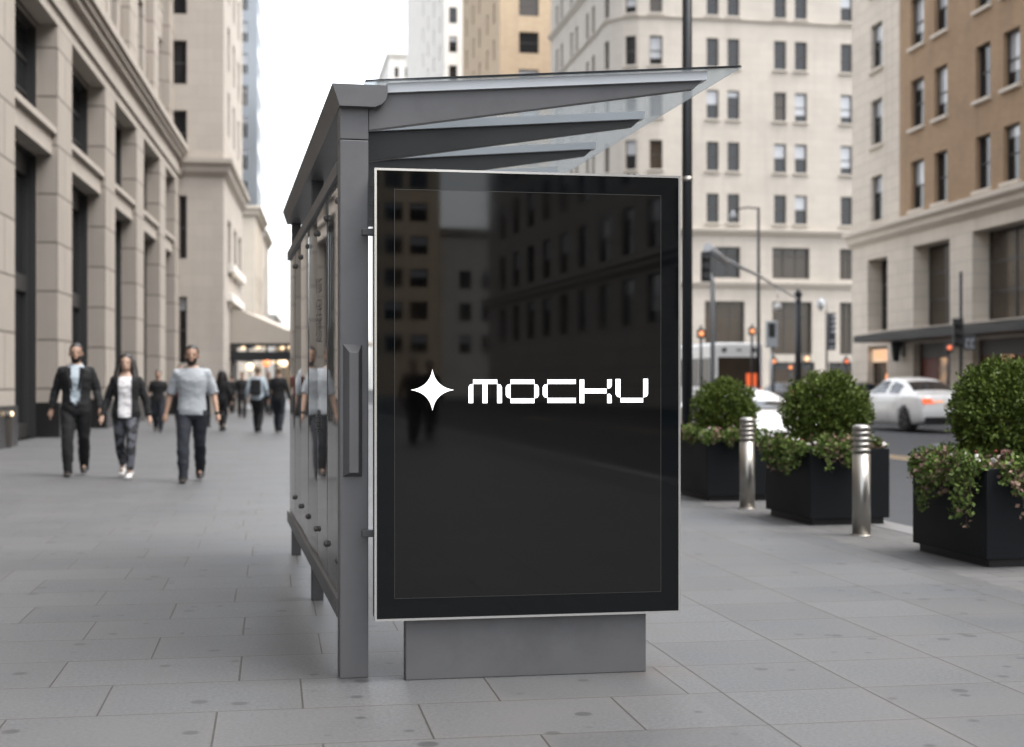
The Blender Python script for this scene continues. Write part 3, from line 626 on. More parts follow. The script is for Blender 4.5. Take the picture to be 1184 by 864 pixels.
# pavement slab with its own tile pattern, drawn in street-aligned object space
def paving(name, dark):
    m, nt, b = new_mat(name)
    tc = N(nt, 'ShaderNodeTexCoord'); sp = N(nt, 'ShaderNodeSeparateXYZ'); nt.links.new(tc.outputs['Object'], sp.inputs[0])
    x, y = sp.outputs[0], sp.outputs[1]; RW, TW = .575, .80
    vy = mth(nt, 'DIVIDE', y, RW); row = mth(nt, 'FLOOR', vy); fy = mth(nt, 'FRACT', vy)
    par = mth(nt, 'FLOORED_MODULO', row, 2.)
    left = mth(nt, 'LESS_THAN', x, 2.35)
    wn = N(nt, 'ShaderNodeTexWhiteNoise', noise_dimensions='1D'); nt.links.new(mth(nt, 'ADD', row, mth(nt, 'MULTIPLY', left, 37.)), wn.inputs['W'])
    off = mth(nt, 'MULTIPLY', left, mth(nt, 'MULTIPLY_ADD', par, .5, mth(nt, 'MULTIPLY', mth(nt, 'SUBTRACT', wn.outputs['Value'], .5), .22)))
    width = mth(nt, 'MULTIPLY_ADD', left, TW-.62, .62)
    vx = mth(nt, 'ADD', mth(nt, 'DIVIDE', x, width), off); col = mth(nt, 'FLOOR', vx); fx = mth(nt, 'FRACT', vx)
    def edge(f, size):
        d = mth(nt, 'MULTIPLY', mth(nt, 'MINIMUM', f, mth(nt, 'SUBTRACT', 1., f)), size); return d
    dx = mth(nt, 'MULTIPLY', mth(nt, 'MINIMUM', fx, mth(nt, 'SUBTRACT', 1., fx)), width); dy = edge(fy, RW)
    dj = mth(nt, 'MINIMUM', dx, dy)
    jm = N(nt, 'ShaderNodeMapRange'); jm.inputs[1].default_value = .0024; jm.inputs[2].default_value = .005; nt.links.new(dj, jm.inputs[0])
    cv = N(nt, 'ShaderNodeCombineXYZ'); nt.links.new(col, cv.inputs[0]); nt.links.new(row, cv.inputs[1]); nt.links.new(mth(nt, 'ADD', left, 11.), cv.inputs[2])
    w2 = N(nt, 'ShaderNodeTexWhiteNoise', noise_dimensions='3D'); nt.links.new(cv.outputs[0], w2.inputs['Vector'])
    base = ramp_mix(nt, w2.outputs['Value'], (.092, .098, .104), (.118, .123, .129))
    dk = mth(nt, 'GREATER_THAN', w2.outputs['Value'], .93); base = ramp_mix(nt, dk, base, (0.092, 0.095, 0.099))
    rowd = mth(nt, 'MULTIPLY', mth(nt, 'SUBTRACT', 1., left), mth(nt, 'LESS_THAN', mth(nt, 'ABSOLUTE', mth(nt, 'SUBTRACT', mth(nt, 'FLOORED_MODULO', row, 3.), dark)), .2))
    base = ramp_mix(nt, mth(nt, 'MULTIPLY', rowd, mth(nt, 'MULTIPLY', mth(nt, 'GREATER_THAN', w2.outputs['Value'], .35), .45)), base, (0.107, 0.110, 0.115))
    sk = N(nt, 'ShaderNodeTexNoise', Scale=55., Detail=6., Roughness=.85); nt.links.new(tc.outputs['Object'], sk.inputs['Vector'])
    sr = N(nt, 'ShaderNodeMapRange'); sr.inputs[1].default_value = .42; sr.inputs[2].default_value = .62; nt.links.new(sk.outputs['Fac'], sr.inputs[0])
    base = ramp_mix(nt, mth(nt, 'MULTIPLY', sr.outputs[0], .85), base, (.042, .043, .045))
    mp = N(nt, 'ShaderNodeMapping'); mp.inputs['Scale'].default_value = (1.2, 16, 1); nt.links.new(tc.outputs['Object'], mp.inputs['Vector'])
    gr = N(nt, 'ShaderNodeTexNoise', Scale=3., Detail=6.); nt.links.new(mp.outputs[0], gr.inputs['Vector'])
    g2 = N(nt, 'ShaderNodeMapRange'); g2.inputs[1].default_value = .5; g2.inputs[2].default_value = .8; g2.inputs[4].default_value = .3; nt.links.new(gr.outputs['Fac'], g2.inputs[0]); base = ramp_mix(nt, g2.outputs[0], base, (0.111, 0.112, 0.115))
    bl = N(nt, 'ShaderNodeTexNoise', Scale=.9, Detail=8., Roughness=.65); nt.links.new(tc.outputs['Object'], bl.inputs['Vector'])
    b2 = N(nt, 'ShaderNodeMapRange'); b2.inputs[1].default_value = .42; b2.inputs[2].default_value = .72; b2.inputs[4].default_value = .7; nt.links.new(bl.outputs['Fac'], b2.inputs[0])
    base = ramp_mix(nt, b2.outputs[0], base, (0.104, 0.102, 0.101))
    # old chewing-gum spots
    vo = N(nt, 'ShaderNodeTexVoronoi', Scale=6.); nt.links.new(tc.outputs['Object'], vo.inputs['Vector'])
    sz = mth(nt, 'MULTIPLY', mth(nt, 'POWER', N_sep(nt, vo.outputs['Color']), 1.5), .24)
    spot = N(nt, 'ShaderNodeMapRange'); spot.inputs[1].default_value = .03; spot.inputs[2].default_value = -.03; spot.inputs[4].default_value = .75
    nt.links.new(mth(nt, 'SUBTRACT', vo.outputs['Distance'], sz), spot.inputs[0])
    spm = mth(nt, 'MULTIPLY', spot.outputs[0], mth(nt, 'GREATER_THAN', N_sep(nt, vo.outputs['Color']), .62))
    base = ramp_mix(nt, spm, base, (.034, .034, .036))
    # brown dirt near the joints
    dj2 = N(nt, 'ShaderNodeMapRange'); dj2.inputs[1].default_value = .06; dj2.inputs[2].default_value = 0; dj2.inputs[4].default_value = .22; nt.links.new(dj, dj2.inputs[0])
    base = ramp_mix(nt, mth(nt, 'MULTIPLY', dj2.outputs[0], bl.outputs['Fac']), base, (.14, .12, .1))
    # rusty run-off at the foot of the display plinth
    q0 = loc((Xl+(b1+.03)*math.cos(ad)-.08*math.sin(ad), Yl+(b1+.03)*math.sin(ad)+.08*math.cos(ad)))
    vd = N(nt, 'ShaderNodeVectorMath', operation='DISTANCE'); nt.links.new(tc.outputs['Object'], vd.inputs[0]); vd.inputs[1].default_value = (*q0, 0)
    rd_ = N(nt, 'ShaderNodeMapRange'); rd_.inputs[1].default_value = .3; rd_.inputs[2].default_value = .02; rd_.inputs[4].default_value = 1.1; nt.links.new(vd.outputs['Value'], rd_.inputs[0])
    base = ramp_mix(nt, mth(nt, 'MULTIPLY', rd_.outputs[0], mth(nt, 'MULTIPLY', gr.outputs['Fac'], sk.outputs['Fac'])), base, (.09, .06, .035))
    fin = ramp_mix(nt, jm.outputs[0], (.035, .032, .03), base); nt.links.new(fin, b.inputs['Base Color'])
    rr = N(nt, 'ShaderNodeMapRange'); rr.inputs[3].default_value = .42; rr.inputs[4].default_value = .66; nt.links.new(bl.outputs['Fac'], rr.inputs[0]); nt.links.new(rr.outputs[0], b.inputs['Roughness'])
    hgt = mth(nt, 'ADD', jm.outputs[0], mth(nt, 'MULTIPLY', sk.outputs['Fac'], .25)); bp = N(nt, 'ShaderNodeBump', Strength=.5, Distance=.004); nt.links.new(hgt, bp.inputs['Height']); nt.links.new(bp.outputs[0], b.inputs['Normal'])
    return m
def N_sep(nt, col):
    s = N(nt, 'ShaderNodeSeparateColor'); nt.links.new(col, s.inputs[0]); return s.outputs[0]
o0 = gp(131.6, 827.5)      # a joint crossing of the photo: origin of the tile pattern
def loc(p):                # world -> street-aligned object space of the pavement
    dx, dy = p[0]-o0[0], p[1]-o0[1]; return (dx*cs[0]+dy*cs[1], dx*us[0]+dy*us[1])
PAVE = paving('granite paving', 1.)
def slab(name, pts, z1, m, label=None, z0=-.3):
    mb = MB(); mb.prism([loc(p) for p in pts], z0, z1, 'z'); o = mb.build(name, m, fix=True); o.location = (*o0, 0); o.rotation_euler = (0, 0, SA); return tag(o, label, kind='structure')
BW = 1.13
slab('pavement', [st(-90, -BW-.006), st(110, -BW-.006), st(110, -40), st(-90, -60)], 0, PAVE)
slab('paving_border', [st(-90, -.30), st(110, -.30), st(110, -BW), st(-90, -BW)], -.001, stone('border setts', (.13, .13, .13), (.11, .11, .11), .42, .21, .006, .4, .75))
slab('kerb', [st(-90, 0), st(110, 0), st(110, -.294), st(-90, -.294)], .002, mat('kerb granite', (.17, .17, .17), .7, 0, .15, 20, grime=.4))
# ---------------------------------------------------------------- buildings
def path_at(path, u):
    for i in range(len(path)-1):
        a, b = Vector(path[i]), Vector(path[i+1]); l = (b-a).length
        if u <= l+1e-6 or i == len(path)-2:
            d = (b-a)/l; return a+d*u, d, Vector((d.y, -d.x))
        u -= l
def plen(path): return sum((Vector(path[i+1])-Vector(path[i])).length for i in range(len(path)-1))
def facade(mb, path, z0, z1, ops, depth, mi=0, mr=0, u0=None, u1=None):
    """wall with real openings; ops = (u0,u1,v0,v1[,depth])"""
    Lp = plen(path); us_ = {0. if u0 is None else u0, Lp if u1 is None else u1}; acc = 0
    for i in range(len(path)-2):
        acc += (Vector(path[i+1])-Vector(path[i])).length; us_.add(acc)
    vs_ = {z0, z1}
    for op in ops: us_ |= {op[0], op[1]}; vs_ |= {op[2], op[3]}
    lo, hi = (0. if u0 is None else u0), (Lp if u1 is None else u1)
    U = sorted(round(x, 4) for x in us_ if lo-1e-6 <= x <= hi+1e-6); V = sorted(round(x, 4) for x in vs_)
    P = {u: path_at(path, u)[0] for u in U}
    for a, b in zip(U, U[1:]):
        if b-a < 1e-4: continue
        um = (a+b)/2; run = None
        col = [op for op in ops if op[0] < um < op[1]]
        for c, d in zip(V, V[1:]):
            vm = (c+d)/2
            hole = any(op[2] < vm < op[3] for op in col)
            if not hole and d-c > 1e-4: run = (run[0] if run else c, d)
            if (hole or d == V[-1]) and run:
                mb.quad((*P[a], run[0]), (*P[b], run[0]), (*P[b], run[1]), (*P[a], run[1]), mi); run = None
    for op in ops:
        a, b, c, d = op[:4]; dp_ = op[4] if len(op) > 4 else depth
        p, dd, n = path_at(path, (a+b)/2); pa_, pb_ = path_at(path, a)[0], path_at(path, b)[0]; qa, qb = pa_-n*dp_, pb_-n*dp_
        for A, B, C_, D in (((*pa_, c), (*qa, c), (*qa, d), (*pa_, d)), ((*qb, c), (*pb_, c), (*pb_, d), (*qb, d)), ((*pa_, d), (*qa, d), (*qb, d), (*pb_, d)), ((*qa, c), (*pa_, c), (*pb_, c), (*qb, c))): mb.quad(A, B, C_, D, mr)
WC = {}
def window_set(w, h, style, fm, sm, blind):
    key = (round(w, 2), round(h, 2), style, fm.name, sm.name if sm else '', blind)
    if key in WC: return WC[key]
    f = .07; mb = MB(); y0, y1 = -.06, .05
    mb.box(-w/2, -w/2+f, y0, y1, 0, h); mb.box(w/2-f, w/2, y0, y1, 0, h); mb.box(-w/2+f, w/2-f, y0, y1, 0, f); mb.box(-w/2+f, w/2-f, y0, y1, h-f, h)
    if style == 'sash': mb.box(-w/2+f, w/2-f, y0+.02, y1-.02, h*.5-.035, h*.5+.035)
    if style == 'wide':
        for k in (1, 2): mb.box(-w/2+w*k/3-.04, -w/2+w*k/3+.04, y0+.01, y1-.01, f, h-f)
        mb.box(-w/2+f, w/2-f, y0+.02, y1-.02, h*.72, h*.72+.07)
    if style == 'tall':
        mb.box(-.05, .05, y0+.01, y1-.01, f, h-f)
        for k in (.33, .66): mb.box(-w/2+f, w/2-f, y0+.02, y1-.02, h*k-.04, h*k+.04)
    fr_ = mb.mesh('window', fm, fix=True)
    mb = MB(); bz = h*(1-blind)
    pm = M['panewarm'] if blind < 0 else M['pane']
    if blind > 0: mb.quad((-w/2+f, 0, bz), (w/2-f, 0, bz), (w/2-f, 0, h-f), (-w/2+f, 0, h-f), 1)
    mb.quad((-w/2+f, 0, f), (w/2-f, 0, f), (w/2-f, 0, bz if blind > 0 else h-f), (-w/2+f, 0, bz if blind > 0 else h-f), 0)
    pn = mb.mesh('pane', [pm, M['blind']])
    sl = None
    if sm:
        mb = MB(); mb.box(-w/2-.12, w/2+.12, -.42, -.065, -.14, -.003); sl = mb.mesh('sill', sm, fix=True)
    WC[key] = (fr_, pn, sl); return WC[key]
def windows(root, path, ops, depth, style, fm, sm=None, blinds=(0., .3, .45, 0., .5, .2, 0., -1, .75), seed=0, jit=True):
    g = random.Random(seed)
    for op in ops:
        w, h = op[1]-op[0], op[3]-op[2]; p, d, n = path_at(path, (op[0]+op[1])/2); dp_ = op[4] if len(op) > 4 else depth
        fr_, pn, sl = window_set(w, h, style, fm, sm, g.choice(blinds))
        # chord position for bent paths
        pa_, pb_ = path_at(path, op[0])[0], path_at(path, op[1])[0]; pm_ = (pa_+pb_)/2-n*(dp_-.06)
        o = link('window', fr_, root, (pm_.x-root.location.x, pm_.y-root.location.y, op[2]), math.atan2(d.y, d.x))
        po = link('pane', pn, o)
        if jit: po.rotation_euler = (g.uniform(-.012, .012), 0, g.uniform(-.012, .012))
        if sl: link('sill', sl, o)
def bld(name, label, cat, at, group=None): return thing(name, label, cat, (at[0], at[1], 0), 0, group)
def closing(mb, path, back, z0, z1, mi=0):
    pts = [path[-1]]+list(back)+[path[0]]
    for a, b in zip(pts, pts[1:]): mb.quad((*a, z0), (*b, z0), (*b, z1), (*a, z1), mi)
def roof(root, path, back, z, m):
    mb = MB(); k = [(*p, z) for p in list(path)+list(back)]; n = len(k); mb.v += k; mb.f.append(tuple(range(n))); mb.m.append(0); mb.sm.append(False); mb.build('roof', m, root, off=root.location)
ROOF = mat('roof felt', (.12, .12, .12), .9)
def simple(name, label, path, back, z1, mwall, ops, depth=.25, style='sash', fm=None, sm=None, cornices=(), cm=None, seed=1, blinds=(0., .3, .45, 0., .5, .2, 0., -1, .75), cat='building', z0=-.2):
    root = bld(name, label, cat, path[0]); mb = MB(); facade(mb, path, z0, z1, ops, depth); closing(mb, path, back, z0, z1); mb.build('wall', mwall, root, off=root.location)
    roof(root, path, back, z1, ROOF); windows(root, path, ops, depth, style, fm or M['frame_dark'], sm, blinds, seed)
    for (za_, zb_, o) in cornices:
        mb = MB(); mb.sweep(path, [(0.003, za_), (o*.55, za_+(zb_-za_)*.3), (o*.6, za_+(zb_-za_)*.55), (o, za_+(zb_-za_)*.75), (o, zb_), (.003, zb_)]); mb.build('cornice', cm or mwall, root, off=root.location, fix=True)
    return root
# --- cream corner building across the junction
CRM = stone('cream limestone', (.46, .42, .37), (.435, .397, .347), 1.5, .62, .012, .8, streak=.22)
CRM2 = stone('cream trim', (.48, .44, .385), (.455, .415, .365), 3., 5., .01, .9, streak=.15)
Yk = 109.; fd = Vector((.983, .182)); ld = Vector((-.166, .986))
pk = Vector((xa(762, Yk), Yk)); ql = Vector((xa(693, Yk+4.6), Yk+4.6)); cc = pk-fd*4.6-ld*4.6*0
# arc between the left face (travelling towards us) and the front face
arc = []
for k in range(0, 6):
    t = k/5; a = ql.lerp(pk-fd*4.4, t); b = (pk-fd*4.4).lerp(pk, t) ; arc.append(tuple(a.lerp(b, t)))
path = [tuple(ql+ld*20)]+arc+[tuple(pk+fd*34)]
Lp = plen(path); la = 20.; lc = plen([path[0]]+arc)   # u where front starts
def uf(px):   # u on the front face of a picture column
    r_ = (px-CX)/F; s = (r_*pk.y-pk.x)/(fd.x-r_*fd.y); return lc+s
rows = [13.75+4.0*k for k in range(7)]
up = []
for a, b in ((751.5, 766), (817, 831), (841, 855), (895, 909), (919, 933), (972, 985.5), (996, 1010)):
    for z in rows: up.append((uf(a), uf(b), z, z+2.25))
for s in (2.2, 4.4, 8.6, 10.8, 15.0, 17.2):
    for z in rows: up.append((20-s-.5, 20-s+.5, z, z+2.25))
seg = [la+(plen([path[0]]+arc[:k+1])-la) for k in range(6)]
for k in (1, 3):
    m_ = (seg[k]+seg[k+1])/2
    for z in rows[:5]: up.append((m_-.42, m_+.42, z, z+2.25))
lowm = [(uf(a), uf(b), 9.5, 11.9) for a, b in ((815, 856), (893, 936), (971, 990))]+[(20-s-1.2, 20-s+1.2, 9.5, 11.9) for s in (3.5, 9.8, 16.)]
lowg = [(uf(a), uf(b), 3.6, 7.7) for a, b in ((815, 861), (893, 939), (971, 992))]+[(20-s-1.2, 20-s+1.2, 3.6, 7.7) for s in (3.5, 9.8, 16.)]
shop = [(uf(a), uf(b), -.1, 3.0) for a, b in ((812, 872), (890, 942), (958, 992))]
root = bld('corner_building', 'tall cream stone building with rounded corner and paired windows across the junction', 'building', pk)
back = [tuple(pk+fd*34+ld*40), tuple(ql+ld*20+fd*10)]
mb = MB(); facade(mb, path, -.2, 44, up+lowm+lowg+shop, .3); closing(mb, path, back, -.2, 44); mb.build('wall', CRM, root, off=root.location); roof(root, path, back, 44, ROOF)
windows(root, path, up, .3, 'sash', M['frame_brown'], CRM2, seed=3); windows(root, path, lowm+lowg, .45, 'wide', M['frame_brown'], None, (0., -1), 4)
for (u0_, u1_, v0_, v1_) in shop:
    p, d, n = path_at(path, (u0_+u1_)/2); w = u1_-u0_; mb = MB(); mb.box(-w/2, w/2, -.02, .05, 2.55, 3.1); mb.box(-w/2, -w/2+.12, -.02, .05, 0, 2.55); mb.box(w/2-.12, w/2, -.02, .05, 0, 2.55); mb.box(-.06, .06, -.02, .05, 0, 2.55)
    o = link('shopfront', mb.mesh('shopfront', M['frame_dark'], fix=True), root, (p.x-n.x*.25-root.location.x, p.y-n.y*.25-root.location.y, -.1), math.atan2(d.y, d.x))
    mb = MB(); mb.quad((-w/2+.1, .03, .0), (w/2-.1, .03, 0), (w/2-.1, .03, 2.6), (-w/2+.1, .03, 2.6)); link('pane', mb.mesh('pane', M['panewarm']), o)
for za_, zb_, o_ in ((8.7, 9.2, .35), (12.75, 13.25, .45), (33.3, 33.8, .35), (29.3, 29.5, .2), (43.2, 44.2, .9)):
    mb = MB(); mb.sweep(path, [(0.003, za_), (o_*.55, za_+(zb_-za_)*.3), (o_*.6, za_+(zb_-za_)*.55), (o_, za_+(zb_-za_)*.75), (o_, zb_), (.003, zb_)]); mb.build('cornice', CRM2, root, off=root.location, fix=True)
# --- brown brick building on the far side of the road
BRK = stone('brown brick', (.37, .255, .16), (.30, .205, .128), .24, .078, .01, 1.25, streak=.3); LST = stone('pale limestone', (.68, .61, .52), (.64, .575, .49), 1.4, .6, .018, .68, streak=.25)
LS2 = stone('pale limestone trim', (.69, .62, .53), (.66, .59, .505), 2.6, 9., .012, .8, streak=.2)
Yn = 74.7; pn0 = Vector((xa(985, Yn), Yn)); dn = Vector((.1275, -.992)).normalized()
def un(px): r_ = (px-CX)/F; return (pn0.x-r_*pn0.y)/(r_*dn.y-dn.x)
NL = 62.; pathN = [tuple(pn0), tuple(pn0+dn*NL)]
rowsN = [9.45+3.82*k for k in range(7)]
c0 = [(un(1007), un(1020))]; cols = [(un(a), un(b)) for a, b in ((1053, 1068), (1080, 1095), (1128, 1145), (1160, 1179))]
per = cols[2][0]-cols[0][0]
allc = cols+[(a+per*k, b+per*k) for k in (1, 2) for a, b in cols[2:]]+[(a+per*k, b+per*k) for k in (4, 5, 6) for a, b in cols[:2]]
upc = [(a, b, z, z+2.3) for a, b in c0 for z in rowsN]; upb = [(a, b, z, z+2.3) for a, b in allc if b < NL-1 for z in rowsN]
lo = [(un(1003), un(1026), 3.95, 7.6, .9), (un(1056), un(1098), 3.95, 7.75, .9), (un(1124), un(1186), 3.95, 7.8, .9)]
lo += [(lo[2][0]+per*k, lo[2][1]+per*k, 3.95, 7.8, .9) for k in range(1, 6)]
gr_ = [(a, b, -.1, 3.2, .45) for a, b, *_ in lo]
root = bld('brick_building', 'brown brick building with pale stone lower floors and dark canopy beside the road', 'building', pn0)
uq = un(1040)
mb = MB(); facade(mb, pathN, 8.6, 37, upc, .32, u1=uq); facade(mb, pathN, 8.6, 37, upb, .32, 1, 1, u0=uq); facade(mb, pathN, -.2, 8.6, lo+gr_, .9)
backN = [tuple(pn0+dn*NL+Vector((14, 3))), tuple(pn0+Vector((14, 3)))]
closing(mb, pathN, backN, -.2, 37); mb.build('wall', [LST, BRK], root, off=root.location); roof(root, pathN, backN, 37, ROOF)
windows(root, pathN, upc+upb, .32, 'sash', M['frame_dark'], LS2, (0., .35, 0., .5, -1, .2, .7), seed=8); windows(root, pathN, lo, .9, 'tall', M['frame_dark'], None, (-1, 0.), 5)
for za_, zb_, o_ in ((8.35, 9.15, .55), (35.8, 37.2, .9)):
    mb = MB(); mb.sweep(pathN, [(0.003, za_), (o_*.55, za_+(zb_-za_)*.3), (o_*.6, za_+(zb_-za_)*.55), (o_, za_+(zb_-za_)*.75), (o_, zb_), (.003, zb_)]); mb.build('cornice', LS2, root, off=root.location, fix=True)
for i, op in enumerate(gr_):
    a, b = op[0], op[1]; w = b-a; p, d, n = path_at(pathN, (a+b)/2); q0 = p-n*.38
    mb = MB(); mb.box(-w/2, w/2, -.05, .06, 2.6, 3.3)
    nb = max(2, int(w/1.4))
    for k in range(nb+1): x = -w/2+.06+(w-.12)*k/nb; mb.box(x-.06, x+.06, -.05, .06, 0, 2.6)
    o = link('shopfront', mb.mesh('shopfront', M['frame_brown'], fix=True), root, (q0.x-root.location.x, q0.y-root.location.y, -.1), math.atan2(d.y, d.x))
    for k in range(nb):
        xa_, xb_ = -w/2+.12+(w-.12)*k/nb, -w/2+(w-.12)*(k+1)/nb
        mb = MB(); mb.box(xa_, xb_, .0, .04, .02, 2.59)
        if i and k % 2 == 0: link('door', mb.mesh('door', M['wood'], fix=True), o)
        else: link('pane', mb.mesh('pane', M['shopglow'] if k % 3 else M['panewarm'], fix=True), o)
    if i == 0:
        mb = MB(); mb.box(-w/2+.05, w/2-.3, -.14, -.055, 2.5, 3.15); sg = link('sign_board', mb.mesh('sign_board', emit('lit sign panel', (.6, .42, .27), .2), fix=True), o); sg['label'] = 'lit tan sign with orange lettering'
        me = text_mesh('VNEC', .62, M['orange']); t_ = link('lettering', me, sg, (-.1, -.15, 2.82)); t_.rotation_euler = (R(90), 0, 0)
        for z in (.7, 1.7): mb = MB(); mb.lathe([(.02, 0), (.22, .0), (.22, .06), (.02, .06)], (w/2-.45, -.2, z), 16, 'y'); link('lamp', mb.mesh('lamp', M['orange'], fix=True), o)
mb = MB(); uA = un(1030)
p0_, p1_ = path_at(pathN, uA)[0], path_at(pathN, NL-1)[0]; nn = Vector((dn.y, -dn.x))
def Q(p, o, z): return (p.x+nn.x*o, p.y+nn.y*o, z)
mb.hull([Q(p0_, 1.9, 3.3), Q(p1_, 1.9, 3.3), Q(p1_, .003, 3.3), Q(p0_, .003, 3.3), Q(p0_, 1.9, 3.62), Q(p1_, 1.9, 3.62), Q(p1_, .003, 3.9), Q(p0_, .003, 3.9)]); mb.build('canopy', mat('dark canopy metal', (.014, .014, .013), .5, .3), root, off=root.location, fix=True)
def lantern(px, py, u, label):
    p, d, n = path_at(pathN, u); t = thing('wall_lantern', label, 'lantern', (p.x+n.x*.02, p.y+n.y*.02, za(py, p.y)), math.atan2(d.y, d.x))
    mb = MB(); mb.box(-.09, .09, -.05, -.0, -.5, .5); mb.box(-.05, .05, -.3, -.05, .3, .36); mb.build('bracket', M['blackmetal'], t)
    mb = MB(); mb.lathe([(.03, -.75), (.16, -.7), (.26, .05), (.3, .08), (.1, .3), (.02, .36)], (0, -.32, 0), 8); mb.build('cage', M['blackmetal'], t)
lantern(1045, 400, un(1044), 'black wall lantern on the pale stone pier left of the dark canopy')
# far pavements
slab('far_pavement', [tuple(pn0+nn*5.2+dn*-6), tuple(pn0+nn*5.2+dn*90), tuple(pn0+dn*90-nn*2), tuple(pn0+dn*-6-nn*2)], 0, mat('far concrete paving', (.3, .295, .285), .8, 0, .15, .6, grime=.3))
slab('junction_pavement', [tuple(pk-fd*12-ld*4), tuple(pk+fd*36-ld*4), tuple(pk+fd*36+ld*30), tuple(pk-fd*12+ld*60)], 0, mat('corner concrete paving', (.3, .295, .285), .8, 0, .15, .6, grime=.3))
# --- towers behind the cream building
TAN = stone('tan brick', (.50, .385, .265), (.46, .35, .24), .6, .2, .012, .85, streak=.2); PAL = stone('pale stone', (.74, .7, .64), (.7, .66, .6), 1.5, .8, .012, .85, streak=.2); PA2 = stone('white stone', (.78, .75, .7), (.75, .72, .67), 1.6, .8, .012, .85, streak=.2)
def tower(name, label, px0, pxf, Y, z1, m, fcols, pitch, zoff, wh, lcols=(), depthL=40, seed=2, right=60):
    """px0 far end of the left face, pxf corner column; fcols: front window columns in pixels"""
    c = Vector((xa(pxf, Y), Y)); far_ = c+ld*depthL
    pth = [tuple(far_), tuple(c), tuple(c+fd*right)]; ops = []
    nr = int((z1-zoff)/pitch)
    def ufr(px): r_ = (px-CX)/F; return depthL+(r_*c.y-c.x)/(fd.x-r_*fd.y)
    for a, b in fcols:
        for k in range(nr): ops.append((ufr(a), ufr(b), zoff+k*pitch, zoff+k*pitch+wh))
    for s in lcols:
        for k in range(nr): ops.append((depthL-s-.6, depthL-s+.6, zoff+k*pitch, zoff+k*pitch+wh))
    return simple(name, label, pth, [tuple(c+fd*right+ld*depthL)], z1, m, ops, .3, 'sash', M['frame_brown'], None, ((z1-1, z1+.1, .6),), m, seed)
tower('tan_tower', 'tall tan building behind the left side of the cream corner building', 545, 578, 150, 62, TAN, ((600, 623), (640, 660)), 3.95, 36.3-3.95*5, 2.25, (4, 9, 15, 20, 26), 30, 11, 40)
tower('pale_tower', 'pale stone tower left of the tan one, with three window columns', 480, 514, 210, 85, PAL, ((519, 528.5), (540, 549)), 4.3, 46.0-4.3*6, 2.4, (6, 14, 22, 30), 60, 12, 40)
tower('hazy_building', 'palest and lowest distant building left of the pale tower', 437, 450, 300, 71, PA2, ((456, 461), (468, 473)), 4.4, 22., 2.2, (8, 18, 28), 60, 13, 30)
# --- left side of the street
LMS = stone('grey limestone', (.385, .347, .305), (.35, .315, .276), 3.4, 1.18, .03, .4, streak=.22); LMT = stone('grey limestone trim', (.425, .385, .34), (.405, .368, .325), 4., 9., .012, .75, streak=.25)
da = Vector((-.1255, .992)).normalized(); pa0 = Vector(gp(67, 506)); na = Vector((da.y, -da.x))
def ua(px): r_ = (px-CX)/F; return (pa0.x-r_*pa0.y)/(r_*da.y-da.x)
uB = ua(208); starts = [-38., -31.6, -25.2, -19., -12.8, -6.6, 0., 7.3, 14.0, 20.6, 26.0]; PWd = 1.9
root = bld('colonnade_building', 'grey limestone building with tall square piers and deep windows along the pavement', 'building', pa0)
pathA = [tuple(pa0+da*-40), tuple(pa0+da*uB)]; S0 = 40.
Dp = .5
# recessed wall behind the piers
pathR = [tuple(pa0+da*-40-na*Dp), tuple(pa0+da*uB-na*Dp)]
bays = [(starts[i]+PWd, starts[i+1]) for i in range(len(starts)-1)]
hi_ = [(S0+a+.04, S0+b-.04, 7.45, 9.9) for a, b in bays]; lw = [(S0+a+.04, S0+b-.04, .0, 6.8, .36) for a, b in bays]
mb = MB(); facade(mb, pathR, -.2, 6.9, lw, .36, 0, 1); facade(mb, pathR, 6.9, 10.0, hi_, .3, 0, 1); mb.build('wall', [LMT, M['frame_dark']], root, off=root.location)
windows(root, pathR, hi_, .3, 'tall', M['frame_dark'], None, (0.,), 21)
for op in lw:
    a, b = op[:2]; w = b-a; p, d, n = path_at(pathR, (a+b)/2); q0 = p-n*.26
    mb = MB(); mb.box(-w/2, w/2, -.06, .06, 3.5, 3.9); mb.box(-w/2, w/2, -.06, .06, 6.3, 6.8); mb.box(-w/2, w/2, -.06, .06, .01, .35)
    for k in range(4): x = -w/2+.06+(w-.12)*k/3; mb.box(x-.06, x+.06, -.055, .055, .35, 3.5); mb.box(x-.06, x+.06, -.055, .055, 3.9, 6.3)
    o = link('shop_window', mb.mesh('shop_window', M['frame_dark'], fix=True), root, (q0.x-root.location.x, q0.y-root.location.y, 0), math.atan2(d.y, d.x))
    mb = MB(); mb.quad((-w/2, .03, .2), (w/2, .03, .2), (w/2, .03, 6.5), (-w/2, .03, 6.5)); link('pane', mb.mesh('pane', M['pane']), o)
    # spandrel with a projecting ledge under the upper window
    mb = MB(); mb.box(-w/2-.2, w/2+.2, -.36, .02, 6.85, 7.35); mb.box(-w/2-.2, w/2+.2, -.47, .02, 7.35, 7.5); q1 = p
    link('ledge', mb.mesh('ledge', LMT, fix=True), root, (q1.x-root.location.x, q1.y-root.location.y, 0), math.atan2(d.y, d.x))
for s in starts:
    p, d, n = path_at(pathA, S0+s+PWd/2)
    mb = MB(); w = PWd/2; mb.prism([(-w, .003), (w, .003), (w, Dp), (-w, Dp)][::-1], .85, 9.99, 'z')
    o = link('pier', mb.mesh('pier', LMS, fix=True), root, (p.x-root.location.x, p.y-root.location.y, 0), math.atan2(d.y, d.x))
    # UVs of the pier are local, courses line up with the height
    mb = MB(); mb.box(-w-.05, w+.05, -.05, Dp, -.1, .85); link('plinth', mb.mesh('plinth', mat('black granite', (.02, .019, .019), .25, 0, .3, 60) if 'bg' not in M else M['bg'], fix=True), o)
    M.setdefault('bg', bpy.data.materials['black granite'])
mb = MB()
